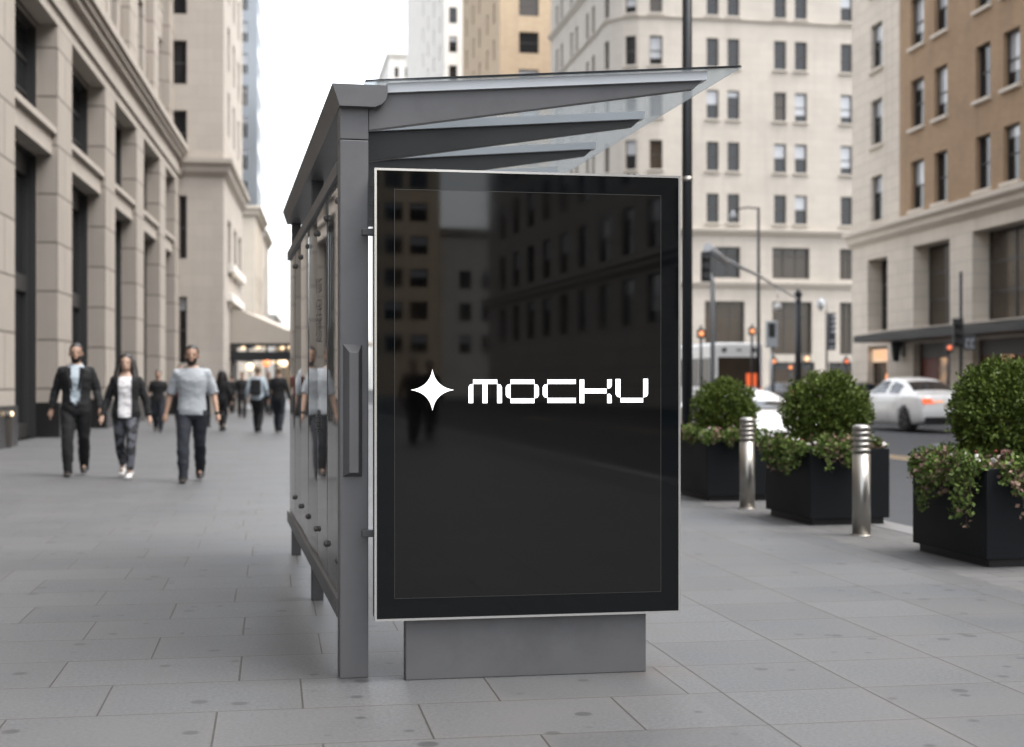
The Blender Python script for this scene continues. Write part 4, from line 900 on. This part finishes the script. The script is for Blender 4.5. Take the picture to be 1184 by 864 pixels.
for (za_, zb_, o1) in ((10.0, 10.32, .0), (10.322, 10.5, .08), (10.502, 11.0, .02), (11.002, 11.2, .18), (11.202, 11.38, .28), (11.382, 11.62, .38)): mb.sweep(pathA, [(-Dp+.05, za_), (o1, za_), (o1, zb_), (-Dp+.05, zb_)])
mb.build('cornice', LMT, root, off=root.location, fix=True)
upA = []
for a, b in bays:
    for k in range(5):
        z = 12.9+4.3*k
        m_ = S0+(a+b)/2; upA += [(m_-1.75, m_-.35, z, z+2.9), (m_+.35, m_+1.75, z, z+2.9)]
pathU = [tuple(pa0+da*-40-na*.55), tuple(pa0+da*uB-na*.55)]
mb = MB(); facade(mb, pathU, 11.6, 34, upA, .45); backA = [tuple(pa0+da*uB-na*22), tuple(pa0+da*-40-na*22)]
closing(mb, pathU, backA, 11.6, 34); closing(mb, pathR, backA, -.2, 11.6); mb.build('upper_wall', LMS, root, off=root.location); roof(root, pathU, backA, 34, ROOF)
windows(root, pathU, [o for o in upA if o[0] > S0-26], .45, 'sash', M['frame_dark'], LMT, (0., .3, 0.), 22)
for s in starts:   # flat pilasters between the upper windows
    p, d, n = path_at(pathU, S0+s+PWd/2); mb = MB(); mb.box(-.75, .75, -.3, .02, 11.62, 33.9); link('pilaster', mb.mesh('pilaster', LMS, fix=True), root, (p.x-root.location.x, p.y-root.location.y, 0), math.atan2(d.y, d.x))
# block that steps forward, second along the left side
YB = pa0.y+da.y*uB; cb = Vector((xa(258.5, YB), YB)); B0 = Vector((cb.x-9, YB-9*.13)); dfB = (cb-B0).normalized()
BST = stone('banded limestone', (.46, .42, .375), (.43, .392, .35), 1.4, .55, .014, .84, streak=.2)
LB = (cb-B0).length; pathB = [tuple(B0), tuple(cb), tuple(cb+da*13)]
ub = lambda px: (lambda r_: ((r_*B0.y-B0.x)/(dfB.x-r_*dfB.y)))((px-CX)/F)
wb = [(ub(197), ub(216), z, z+1.9) for z in (11.3-3.02*0, 14.35, 17.4, 20.4, 23.4, 26.4)]+[(ub(197), ub(216), 6.75, 9.5), (ub(197), ub(216), 2.2, 5.1)]
wbr = [(LB+s, LB+s+1.3, z, z+2.) for s in (2.5, 6, 9.5) for z in (12.6, 15.6, 18.7, 21.8, 24.9)]+[(LB+s, LB+s+2., z, z+2.6) for s in (2.5, 6.5, 10.) for z in (6.2,)]
rb = simple('banded_building', 'banded limestone block stepping forward beyond the colonnade', pathB, [tuple(cb+da*13-na*20), tuple(B0+da*10)], 56, BST, wb+wbr, .35, 'sash', M['frame_dark'], None, ((10.3, 11.1, .4), (55, 56.2, .8)), LMT, 31, (0., .2, 0.))
mb = MB(); p_, d_, n_ = path_at(pathB, LB+3)   # bright strips of light on the side wall, put in as white ledges
for s, z in ((3.2, 6.9), (2.2, 5.5)):
    p_, d_, n_ = path_at(pathB, LB+s); mb = MB(); mb.box(-.2, 8.5, -.25, -.003, z-.45, z-.1); link('ledge', mb.mesh('ledge', PA2, fix=True), rb, (p_.x-rb.location.x, p_.y-rb.location.y, 0), math.atan2(d_.y, d_.x))
WRM = stone('warm pale stone', (.58, .52, .44), (.55, .49, .41), 1.5, .6, .012, .9, streak=.15)
# farther buildings down the left side
def leftb(name, label, px, Y, z1, m, w=14, ln=26, pitch=3.8, seed=1, cols=(2, 5.5, 9, 12.5, 16), style='sash', fm=None, zf=4., wh=2.2):
    c = Vector((xa(px, Y), Y)); b0 = c-Vector((w, w*.13)); pth = [tuple(b0), tuple(c), tuple(c+da*ln)]; Lf = (c-b0).length
    ops = [(Lf+s, Lf+s+1.4, zf+pitch*k, zf+pitch*k+wh) for s in cols if s+1.6 < ln for k in range(int((z1-zf)/pitch))]
    ops += [(Lf-s-1.3, Lf-s, zf+pitch*k, zf+pitch*k+wh) for s in (1.2, 4.2) for k in range(int((z1-zf)/pitch))]
    return simple(name, label, pth, [tuple(c+da*ln-na*w), tuple(b0+da*10)], z1, m, ops, .3, style, fm or M['frame_brown'], None, ((z1-.8, z1+.1, .5),), m, seed)
leftb('tan_building', 'pale tan stone building beyond the banded block on the left side', 295, 112, 15.2, WRM, 14, 12, 3.8, 41)
leftb('cream_building', 'narrow cream building farther down the left side, beyond the tan one', 304, 150, 17.5, PAL, 14, 14, 3.8, 42)
leftb('distant_building', 'low pale building closing the left side of the street in the distance', 316, 240, 13., PA2, 30, 30, 3.8, 43)
leftb('closing_building', 'wide pale building closing the far end of the street behind the awning', 420, 255, 11.2, TAN, 40, 30, 3.6, 45, cols=(2,), zf=1.2)
BLU = mat('blue glass cladding', (.21, .23, .25), .15, .1, .15, .3, spec=.9)
tw = leftb('glass_tower', 'slim blue glass tower rising above the left side of the street', 298, 178, 80, BLU, 6, 12, 4.0, 44, (.8, 3., 5.2, 7.4, 9.6), 'wide', mat('pale spandrel', (.45, .46, .46), .4), 20., 2.6)
# entrance awning over the pavement
Yw = 66.; t = thing('entrance_awning', 'pale canvas awning on dark posts projecting over the far pavement', 'awning', (xa(266, Yw), Yw, 0), 0)
x1 = xa(420, Yw)-xa(266, Yw); CAN = mat('cream canvas', (.42, .38, .33), .8, 0, .08, 2)
mb = MB(); zt, zm, zb_ = za(357, Yw), za(384, Yw), za(397, Yw)
mb.prism([(0, zb_), (0, zt), (x1*.1, zt-.12), (x1*.42, zm+.1), (x1*.75, zm-.25), (x1, zb_+.15), (x1, zb_)], 0, 5.5, 'y'); mb.build('canvas', CAN, t, fix=True)
mb = MB(); z_ = za(417, Yw)
mb.box(0, x1, 0, .12, zb_-.14, zb_-.004); mb.box(0, x1, 0, .12, z_, z_+.42); mb.box(0, .1, .12, 5.4, zb_-.14, zb_-.004); mb.box(0, .1, .12, 5.4, z_, z_+.42)
for k in range(8): x = x1*k/7; mb.box(max(0, x-.12), x-.02 if k else .1, 0.005, .1, z_+.42, zb_-.14)
mb.build('fascia', M['blackmetal'], t)
for k in range(4):
    mb = MB(); x = x1*(k/3)*.98+.1; mb.lathe([(.06, 0), (.06, z_)], (x, .1, 0), 10); mb.build('post', M['blackmetal'], t)
for k, x in enumerate((.09, .2, .26, .38, .44)):
    mb = MB(); mb.ell((x1*x, .3+.2*(k % 2), z_+.6+.05*(k % 3)), (.10+.02*(k % 2), .1, .08), 10, 6); mb.build('lamp', M['bulb'], t)
for k, (px, py, col) in enumerate(((308, 424, 'orange'), (320, 421, 'bulb'), (328, 424, 'bulb'), (289, 428, 'bulb'))):
    Y = 82.+k*3; mb = MB(); c = (xa(px, Y), Y, za(py, Y)); mb.tube([(0, 0, -c[2]), (0, 0, 0)], .05, 8); lt = thing('path_lamp', ('small orange globe lamp below the awning', 'warm globe lamp below the awning, left of the last one', 'warm globe lamp close to the shelter edge', 'warm globe lamp above the pedestrian in dark coat')[k], 'lamp', c, 0, 'globe lamps beyond the awning'); mb.build('pole', M['blackmetal'], lt)
    mb = MB(); mb.ell((0, 0, .2), (.24, .24, .24), 12, 8); mb.build('globe', M[col], lt)
# --- buildings behind the viewpoint, seen in the reflection of the black screen
def behind(name, label, c, d, ln, z1, m, pitch, wh, ww, colp, seed, depth=18, corn=(), zf=5.):
    c = Vector(c); d = Vector(d).normalized(); e_ = c+d*ln; n = Vector((d.y, -d.x)); pth = [tuple(c), tuple(e_), tuple(e_-n*depth)]
    ops = [(1.5+colp*i, 1.5+colp*i+ww, zf+pitch*k, zf+pitch*k+wh) for i in range(int((ln-2)/colp)) for k in range(int((z1-zf-1)/pitch))]
    ops += [(ln+1.5+colp*i, ln+1.5+colp*i+ww, zf+pitch*k, zf+pitch*k+wh) for i in range(int((depth-2)/colp)) for k in range(int((z1-zf-1)/pitch))]
    return simple(name, label, pth, [tuple(c-n*depth)], z1, m, ops, .35, 'sash', M['frame_dark'], None, corn or ((z1-1, z1+.1, .7),), LMT, seed)
DKB = stone('dark brick', (.13, .1, .075), (.11, .085, .065), .3, .1, .01, .8)
# ---------------------------------------------------------------- vehicles
def catmull(P, sub):
    P = np.array(P, float); n = len(P); out = []
    for i in range(n-1):
        p0, p1, p2, p3 = P[max(i-1, 0)], P[i], P[i+1], P[min(i+2, n-1)]
        for t in np.linspace(0, 1, sub, endpoint=False):
            out.append(.5*((2*p1)+(-p0+p2)*t+(2*p0-5*p1+4*p2-p3)*t*t+(-p0+3*p1-3*p2+p3)*t**3))
    out.append(P[-1]); return np.array(out)
CARW = mat('white car paint', (.87, .87, .86), .28, 0, .03, 3, coat=.7); CARD = mat('dark car paint', (.02, .022, .025), .3, 0, .05, 3, coat=.7); CGL = mat('car glass', (.02, .024, .028), .05, 0, .1, spec=.9)
TAIL = emit('tail lamp', (.9, .14, .05), .22); AMB = emit('amber lamp', (.9, .4, .2), .2)
SED = [(0, .46, .78, .90, .72, .60), (.10, .30, .93, 1.02, .83, .68), (.45, .23, .99, 1.07, .89, .70), (.85, .2, 1.0, 1.11, .905, .67), (1.5, .19, 1.0, 1.39, .915, .58), (2.1, .19, .99, 1.5, .92, .565), (2.7, .19, .98, 1.485, .92, .57), (3.2, .19, .97, 1.29, .91, .6), (3.65, .2, .95, 1.02, .9, .68), (4.2, .22, .86, .92, .87, .68), (4.58, .3, .70, .76, .79, .6), (4.7, .42, .58, .63, .70, .5)]
def car(name, label, loc, rz, paint, prof=SED, zs=1., group=None, plate=True):
    t = thing(name, label, 'car', (*loc, RD+.005), rz, group); A = catmull([(y, zb, ze*zs, zt*zs, hw, ht_) for y, zb, ze, zt, hw, ht_ in prof], 6)
    Sx = []
    for y, zb, ze, zt, hw, ht_ in A:
        half = [(0, zb), (hw*.8, zb), (hw*.95, zb+.07), (hw*1.0, zb+(ze-zb)*.35), (hw*.985, zb+(ze-zb)*.72), (hw*.955, ze-.02), (hw*.93, ze+.012), (hw*.5+ht_*.5-.01, ze*.48+zt*.52), (ht_+.01, zt-.045), (ht_*.84, zt-.008), (ht_*.42, zt+.012), (0, zt+.016)]
        h = catmull([(x, y, z) for x, z in half], 3)
        Sx.append(np.concatenate([h, (h*np.array([-1, 1, 1]))[::-1][1:-1]]))
    Sx = np.array(Sx); nr, k = Sx.shape[:2]
    mb = MB(); mb.rings([[tuple(p) for p in r] for r in Sx]); body = mb.build('body', paint, t, fix=True)
    for y in (.98, 3.78):
        cu = MB(); cu.lathe([(.385, -1.1), (.385, 1.1)], (0, y, .335), 32, 'x'); co = cu.build('cutter', paint, fix=True); co.parent = t
        bo = body.modifiers.new('arch', 'BOOLEAN'); bo.operation = 'DIFFERENCE'; bo.object = co; bo.solver = 'EXACT'
    cut = [c for c in kids(t) if c.name.startswith('cutter')]
    applied(body)
    for c in cut: bpy.data.objects.remove(c)
    for p in body.data.polygons: p.use_smooth = True
    # panels lifted off the same surface
    dy = np.gradient(Sx, axis=0); dk = np.gradient(Sx, axis=1); Nn = np.cross(dk, dy); Nn /= np.maximum(np.linalg.norm(Nn, axis=2, keepdims=True), 1e-9)
    cen = Sx.mean(axis=1, keepdims=True); sg = np.sign((Nn*(Sx-cen)).sum(2, keepdims=True)); Nn = Nn*sg; So = Sx+Nn*.007
    def patch(nm, rows_, cols_, m, parent=t):
        mb = MB(); mb.v = [tuple(So[i, j % k]) for i in rows_ for j in cols_]; w = len(cols_)
        for i in range(len(rows_)-1):
            for j in range(w-1): mb.f.append((i*w+j, i*w+j+1, (i+1)*w+j+1, (i+1)*w+j)); mb.m.append(0); mb.sm.append(True)
        return mb.build(nm, m, parent)
    yy = A[:, 0]
    def rr(y0, y1): return [i for i in range(nr) if y0 <= yy[i] <= y1]
    K = k//2   # index of roof centre
    for (y0, y1) in ((1.28, 2.06), (2.14, 3.18)):
        patch('side_window', rr(y0, y1), list(range(19, 24)), CGL); patch('side_window', rr(y0, y1), [(-j) % k for j in range(19, 24)], CGL)
    patch('rear_window', rr(.88, 1.50), list(range(26, 41)), CGL); patch('windscreen', rr(3.14, 3.66), list(range(26, 41)), CGL)
    for sd in (-1, 1):
        x = sd*.60
        mb = MB(); mb.hull([(x-.2, -.035, .80*zs), (x+.2, -.0, .80*zs), (x+.2, .16, .80*zs), (x-.2, .08, .80*zs), (x-.2, .0, .94*zs), (x+.19, .03, .94*zs), (x+.19, .2, .94*zs), (x-.2, .1, .94*zs)]); mb.build('tail_light', TAIL, t, bev=.015, fix=True)
        mb = MB(); xs = sd*.96; mb.ell((xs, 3.05, 1.02*zs), (.11, .06, .075), 10, 6); mb.build('mirror', paint, t)
        mb = MB(); mb.box(sd*.35-.12, sd*.35+.12, -.016, .02, .83*zs, .88*zs); mb.build('reversing_light', AMB, t, bev=.004, fix=True)
        for y in (.98, 3.78):
            w = MB(); w.lathe([(.2, -.11), (.30, -.115), (.332, -.08), (.335, 0), (.332, .08), (.30, .115), (.2, .11)], (0, 0, 0), 28, 'x'); ob = w.build('wheel', M['rubber'], t); ob.location = (sd*.79, y, .335)
            w = MB(); w.lathe([(.02, .06), (.06, .075), (.09, .05), (.19, .07), (.205, .10)], (0, 0, 0), 28, 'x')
            for q_ in range(5): a = q_*2*math.pi/5; w.tube([(.085, math.cos(a)*.05, math.sin(a)*.05), (.10, math.cos(a)*.19, math.sin(a)*.19)], .022, 6)
            rim = w.build('rim', M['inox'], ob, fix=True); rim.scale = (sd, 1, 1)
    mb = MB(); mb.box(-.75, .75, -.02, .12, .30, .44); mb.build('bumper_valance', M['black'], t, bev=.03, fix=True)
    if plate: mb = MB(); mb.box(-.2, .2, -.02, .0, .68*zs, .80*zs); mb.build('number_plate', mat('plate', (.45, .42, .32), .5), t)
    return t
wx, wy = gp(1044, 500, RD); c_ = (wx+1.12, wy-.98)
car('white_sedan', 'white sedan with red tail lights driving away beyond the bollards', (c_[0], c_[1]), SA+.03, CARW, group='cars on the road').scale = (1.07, 1.07, 1.07)
COUPE = [(0, .42, .72, .86, .74, .6), (.10, .28, .86, .93, .84, .68), (.5, .2, .93, 1.0, .9, .7), (.9, .18, .94, 1.04, .92, .66), (1.6, .17, .93, 1.2, .93, .55), (2.1, .17, .92, 1.24, .93, .53), (2.6, .17, .91, 1.2, .92, .55), (3.0, .17, .9, 1.08, .91, .6), (3.45, .18, .86, .93, .9, .68), (4.0, .2, .78, .84, .87, .68), (4.4, .28, .64, .70, .79, .6), (4.5, .4, .55, .6, .70, .5)]
fx_ = xa(905, 24.); car('white_coupe', 'low white car partly hidden behind the two farther planters', (fx_+us[0]*4.5, 24+us[1]*4.5), math.pi+SA, CARW, COUPE, 1.07, 'cars on the road', False)
car('dark_car', 'dark car parked before the door under the lit tan sign', (xa(1003, 66), 63.), SA+.1, CARD, group='cars on the road')
car('dark_car', 'dark car waiting at the junction to the right of the bus', (xa(930, 84), 84.), SA+.2, CARD, group='cars on the road')
# bus
Y = 70.; bw = 2.55; xb = xa(826, Y); t = thing('city_bus', 'white city bus with an orange panel standing at the junction', 'bus', (xb, Y, RD), SA+.02)
bh = za(396, Y)-RD
mb = MB(); mb.box(0, bw, 0, 11, .35, bh); mb.build('body', CARW, t, bev=.16, seg=4)
mb = MB(); mb.box(.18, bw-.18, -.02, .05, 1.35, bh-.72); mb.build('rear_window', M['panewarm'], t, bev=.015)
for k in range(6): mb = MB(); mb.box(-.015, .05, .7+k*1.7, 2.2+k*1.7, 1.3, bh-.75); mb.build('side_window', CGL, t)
for x in (.5, bw-.5): mb = MB(); mb.lathe([(.0, -.03), (.12, -.03), (.12, .05)], (x, 0, bh-.36), 14, 'y'); mb.build('marker_lamp', M['black'], t)
mb = MB(); mb.box(1.15, 1.4, -.02, .05, bh-.4, bh-.33); mb.build('marker_bar', M['black'], t)
mb = MB(); mb.box(bw-.92, bw-.18, -.045, -.022, 1.32, 1.95); mb.build('orange_panel', emit('orange bus panel', (.75, .13, .04), .18), t)
for x in (.12, bw-.32):
    mb = MB(); mb.box(x, x+.2, -.03, .03, .95, 1.25); mb.build('tail_light', TAIL, t)
for y in (2.5, 8.5):
    for x in (-.01, bw-.27): w = MB(); w.lathe([(.02, 0), (.46, .0), (.48, .05), (.48, .23), (.46, .28), (.02, .28)], (x, y, .48), 24, 'x'); w.build('wheel', M['rubber'], t)
# ---------------------------------------------------------------- poles, lamps, signals
def pole(mb, x, y, z0, z1, r0, r1=None, k=14): mb.lathe([(r0, z0), (r1 or r0, z1)], (x, y, 0), k)
Y = 17.2; t = thing('lamp_post', 'tall dark post rising past the right edge of the black display', 'lamp post', (xa(794.5, Y), Y, 0), 0)
mb = MB(); pole(mb, 0, 0, .0, 9., .068, .055, 20); mb.build('pole', M['blackmetal'], t)
mb = MB(); mb.lathe([(.14, 0), (.14, .5), (.1, .62), (.065, .7)], k=20); mb.build('base', M['blackmetal'], t)
mb = MB(); mb.lathe([(.066, za(210, Y)), (.068, za(208, Y)), (.066, za(205, Y))], k=20); mb.build('band', M['inox'], t)
mb = MB(); mb.tube([(0, 0, 8.9), (.5, 0, 9.3), (1.6, 0, 9.4)], .04, 8); mb.box(1.4, 2.1, -.14, .14, 9.33, 9.47); mb.build('lamp_head', M['blackmetal'], t)
Y = 64.; t = thing('street_lamp', 'thin dark street lamp with short arm left of the mast of traffic lights', 'street lamp', (xa(877, Y), Y, RD), 0)
h = za(240, Y)-RD; mb = MB(); pole(mb, 0, 0, 0, h, .09, .06); mb.build('pole', M['blackmetal'], t)
mb = MB(); mb.tube([(0, 0, h-.05), (-.5, 0, h), (xa(848, Y)-xa(877, Y), 0, h-.1)], .035, 8); mb.build('arm', M['blackmetal'], t)
mb = MB(); x = xa(848, Y)-xa(877, Y); mb.lathe([(.04, h-.12), (.09, h-.2), (.2, h-.42), (.18, h-.52), (.04, h-.58)], (x, 0, 0), 14); mb.build('lamp_head', M['greymetal'], t)
def sig_head(mb, x, y, z, w=.34, n=3):
    mb.box(x-w/2, x+w/2, y, y+.22, z-.36*n/2, z+.36*n/2)
    for k in range(n): zz = z+.36*(k-(n-1)/2); mb.tube([(x, y, zz), (x, y-.2, zz+.02)], .13, 10)
Y = 72.; Y2 = 52.; bx0, ex = xa(923, Y), xa(815, Y2); t = thing('traffic_light', 'black mast with long pale arm carrying a traffic light over the junction', 'traffic light', (bx0, Y, RD), 0)
h = za(342, Y)-RD; e2 = Vector((ex-bx0, Y2-Y, za(289, Y2)-RD)); b2 = Vector((0, 0, h-.2))
mb = MB(); pole(mb, 0, 0, 0, h, .2, .15); mb.lathe([(.2, h), (.24, h+.05), (.1, h+.25), (.02, h+.35)], k=14); mb.build('pole', M['blackmetal'], t)
mb = MB(); mb.tube([b2, b2.lerp(e2, .5)+Vector((0, 0, .12)), e2], [.04, .06, .09], 10); mb.build('arm', M['palemetal'], t)
mb = MB(); p_ = b2.lerp(e2, .86); q_ = b2.lerp(e2, 1.0); mb.tube([p_+Vector((.1, 0, -.1)), q_+Vector((.1, 0, .1))], [.13, .17], 10); mb.build('arm_sleeve', M['palemetal'], t)
mb = MB(); sig_head(mb, e2.x+.03, e2.y-.1, e2.z-.62); mb.build('signal_head', M['black'], t, fix=True)
mb = MB(); p_ = b2.lerp(e2, .28); mb.tube([p_, p_+Vector((0, 0, -.5))], .03, 8); mb.ell(tuple(p_+Vector((0, -.02, -.85))), (.2, .18, .2), 14, 10); mb.build('lamp_globe', M['white'], t)
Y = 52.; t = thing('signal_post', 'pale grey post standing under the end of the traffic light arm', 'signal post', (xa(824, Y), Y, RD), 0)
h = za(318, Y)-RD; mb = MB(); mb.tube([(0, 0, 0), (0, 0, h-.3), (-.08, 0, h), (-.35, 0, h+.2)], .085, 12); mb.build('pole', M['greymetal'], t)
def ped(px, py, Y, label, r=.2, col='orange', top=None):
    x = xa(px, Y); z = za(py, Y)-RD; t = thing('pedestrian_signal', label, 'signal', (x, Y, RD), 0, 'small lit signals around the junction')
    mb = MB(); pole(mb, 0, .12, 0, z+.3, .05); mb.build('pole', M['blackmetal'], t)
    mb = MB(); mb.box(-r-.05, r+.05, .0, .2, z-r-.06, z+r+.06); mb.build('housing', M['blackmetal'], t, bev=.02)
    mb = MB(); mb.lathe([(.0, -.03), (r*.8, -.03), (r, -.004)], (0, 0, z), 16, 'y'); mb.build('lens', M[col], t)
ped(811, 386, 52, 'orange pedestrian signal left of the pale grey post', .10); ped(870, 383, 60, 'orange pedestrian signal above the bus roof', .10)
ped(895, 418, 66, 'orange signal just right of the bus corner', .10); ped(914, 425, 80, 'small orange signal low against the dark shopfront', .10); ped(933, 415, 78, 'pale orange lamp right of the black mast', .16, 'warmwin'); ped(979, 418, 74, 'red lamp left of the corner of the brick building', .10, 'red'); ped(1098, 402, 58, 'round red lamp before the red wooden door', .10, 'red')
Y = 62.; t = thing('signal_cabinet', 'grey framed signal box with dark face on a thin post beside the bus', 'signal box', (xa(893, Y), Y, RD), 0)
z0, z1 = za(402, Y)-RD, za(371, Y)-RD; mb = MB(); pole(mb, 0, .15, 0, z0, .05); mb.build('pole', M['greymetal'], t)
mb = MB(); mb.box(-.26, .26, 0, .25, z0, z1); mb.build('box', M['greymetal'], t, bev=.03); mb = MB(); mb.box(-.16, .12, -.03, -.002, z0+.45, z1-.1); mb.build('face', M['black'], t)
Y = 84.; t = thing('banner_sign', 'tall dark vertical sign with pale marks on a post before the cream building', 'sign', (xa(958, Y), Y, RD), 0)
mb = MB(); pole(mb, -.1, .05, 0, za(360, Y)-RD, .07); mb.build('pole', M['blackmetal'], t)
mb = MB(); z = za(405, Y)-RD; z2 = za(387, Y)-RD; z3 = za(362, Y)-RD; mb.box(-.02, .42, 0, .08, z, z+.92); mb.box(-.02, .42, 0, .08, z2+.0, z3); mb.build('board', mat('navy sign', (.02, .025, .04), .5), t, fix=True)
mb = MB()
for k in range(4): zz = z2+.12+k*.3; mb.box(.16, .44, -.01, -.002, zz, zz+.1); mb.box(.30, .44, -.01, -.002, zz+.1, zz+.17)
for k in range(2): zz = z+.15+k*.36; mb.box(.06, .34, -.01, -.002, zz, zz+.07)
mb.build('pale_marks', mat('sign pale', (.4, .42, .45), .5), t)
mb = MB(); mb.lathe([(.05, za(352, Y)-RD-.4), (.22, za(352, Y)-RD-.1), (.2, za(352, Y)-RD+.2), (.04, za(352, Y)-RD+.35)], (-.45, .05, 0), 12); mb.tube([(-.1, .05, za(352, Y)-RD-.5), (-.1, .05, za(352, Y)-RD+.3), (-.45, .05, za(352, Y)-RD+.4)], .03, 8); mb.build('lamp', M['greymetal'], t)
Y = 54.; t = thing('signal_mast', 'thin dark mast with black signal head before the brick building canopy', 'traffic light', (xa(1112, Y), Y, RD), 0)
mb = MB(); pole(mb, 0, .1, 0, za(314, Y)-RD, .06); mb.build('pole', M['blackmetal'], t)
mb = MB(); sig_head(mb, xa(1107, Y)-xa(1112, Y), -.15, za(385, Y)-RD, .36); mb.build('signal_head', M['black'], t, fix=True)
z = za(396, Y)-RD; mb = MB(); mb.box(.08, .54, 0, .05, z-.28, z+.28); sg = mb.build('sign_plate', mat('slate sign', (.06, .065, .07), .5), t, bev=.02)
mb = MB()
for x in (.14, .33): mb.box(x, x+.14, -.008, -.002, z-.2, z-.14); mb.box(x, x+.05, -.008, -.002, z-.14, z+.04); mb.box(x+.02, x+.14, -.008, -.002, z+.05, z+.14)
mb.build('pale_marks', bpy.data.materials['sign pale'], sg)
Y = 29.; t = thing('litter_bin', 'dark litter bin by the columns, cut by the photo edge', 'bin', (xa(1, Y), Y, 0), .4)
mb = MB(); h = za(477, Y); mb.lathe([(.2, 0), (.21, .03), (.24, h-.12), (.24, h-.1)], k=24); mb.build('body', mat('bin brown', (.05, .045, .04), .5), t); mb = MB(); mb.lathe([(.25, h-.1), (.26, h-.02), (.2, h+.02), (.02, h+.03)], k=24); mb.build('lid', M['steel_dark'], t)
mb = MB(); mb.ell((.2, -.16, h-.03), (.04, .03, .05), 8, 6); mb.build('ember_lamp', M['bulb'], t)
qn = pn0+dn*(NL+9)
behind('reflected_stone_row', 'long stone row beside the road behind the viewpoint', tuple(qn), tuple(dn), 118, 30, LMS, 4.6, 3.0, 2.6, 5.2, 61, 16, ((8.3, 9.2, .6), (29, 30.2, .9)))
behind('reflected_tan_tower', 'tall tan tower behind the viewpoint at the end of the road', (49, -150), (-1., -.1), 21, 70, stone('reflected warm stone', (.75, .6, .42), (.7, .55, .38), .6, .3), 3.9, 2.2, 2.2, 3.0, 62)
behind('reflected_pale_block', 'pale low block behind the viewpoint beside the tan tower', (66, -150), (-1., -.1), 16.5, 20, PAL, 3.9, 2.2, 1.5, 2.8, 63)
for (px, dist, lb) in ((478, 24., 'person in black behind the viewpoint, mirrored in the lower left of the black screen'), (497, 26., 'person in dark coat and jeans behind the viewpoint, mirrored in the black screen')):
    dx = (px-CX)/F; dnn = dx*math.sin(ad)-math.cos(ad); r_ = Vector((dx-2*dnn*math.sin(ad), 1+2*dnn*math.cos(ad))); p_ = Vector((dx*6.2, 6.2))+r_*dist
    person((p_.x, p_.y), 1.82, math.pi-.1, lb, skinA, hairD, clB if px < 490 else clD, clN, shB, 'plain', .12, 1, vox=.016, hand=False)
# ---------------------------------------------------------------- light, sky, camera
SUN_EL, SUN_AZ = R(60), R(100)      # azimuth measured from +Y towards +X
w = bpy.data.worlds.new('World'); SC.world = w; w.use_nodes = True; nt = w.node_tree
bg = nt.nodes['Background']; sk = N(nt, 'ShaderNodeTexSky', sky_type='NISHITA', sun_disc=False, sun_elevation=SUN_EL, sun_rotation=SUN_AZ, air_density=1.0, dust_density=2.5, ozone_density=1.0)
hs = N(nt, 'ShaderNodeHueSaturation'); hs.inputs['Saturation'].default_value = .24; nt.links.new(sk.outputs[0], hs.inputs['Color'])
nt.links.new(hs.outputs[0], bg.inputs['Color']); bg.inputs['Strength'].default_value = .15
sl = bpy.data.lights.new('sun', 'SUN'); sl.energy = .7; sl.angle = R(50); sl.color = (1, .93, .84); so = bpy.data.objects.new('sun', sl); COL.objects.link(so)
dv = Vector((math.sin(SUN_AZ)*math.cos(SUN_EL), math.cos(SUN_AZ)*math.cos(SUN_EL), math.sin(SUN_EL))); so.rotation_euler = dv.to_track_quat('Z', 'Y').to_euler(); so.location = (20, 20, 60)
cd = bpy.data.cameras.new('camera'); cam = bpy.data.objects.new('camera', cd); COL.objects.link(cam); cam.location = (0, 0, CH); cam.rotation_euler = (R(90), 0, 0)
cd.sensor_width = 36; cd.lens = 36*F/1184; cd.shift_y = (HY-432)/1184; cd.clip_end = 4000; cd.clip_start = .1
cd.dof.use_dof = True; cd.dof.focus_distance = 6.3; cd.dof.aperture_fstop = 2.3
SC.camera = cam
SC.view_settings.view_transform = 'Standard'; SC.view_settings.look = 'None'; SC.view_settings.gamma = 1; SC.view_settings.use_curve_mapping = False; SC.view_settings.exposure = 2.12
SC.cycles.use_denoising = True; SC.cycles.max_bounces = 8; SC.cycles.transparent_max_bounces = 12; SC.cycles.diffuse_bounces = 4; SC.cycles.caustics_reflective = False; SC.cycles.caustics_refractive = False
SC.cycles.sample_clamp_indirect = 6
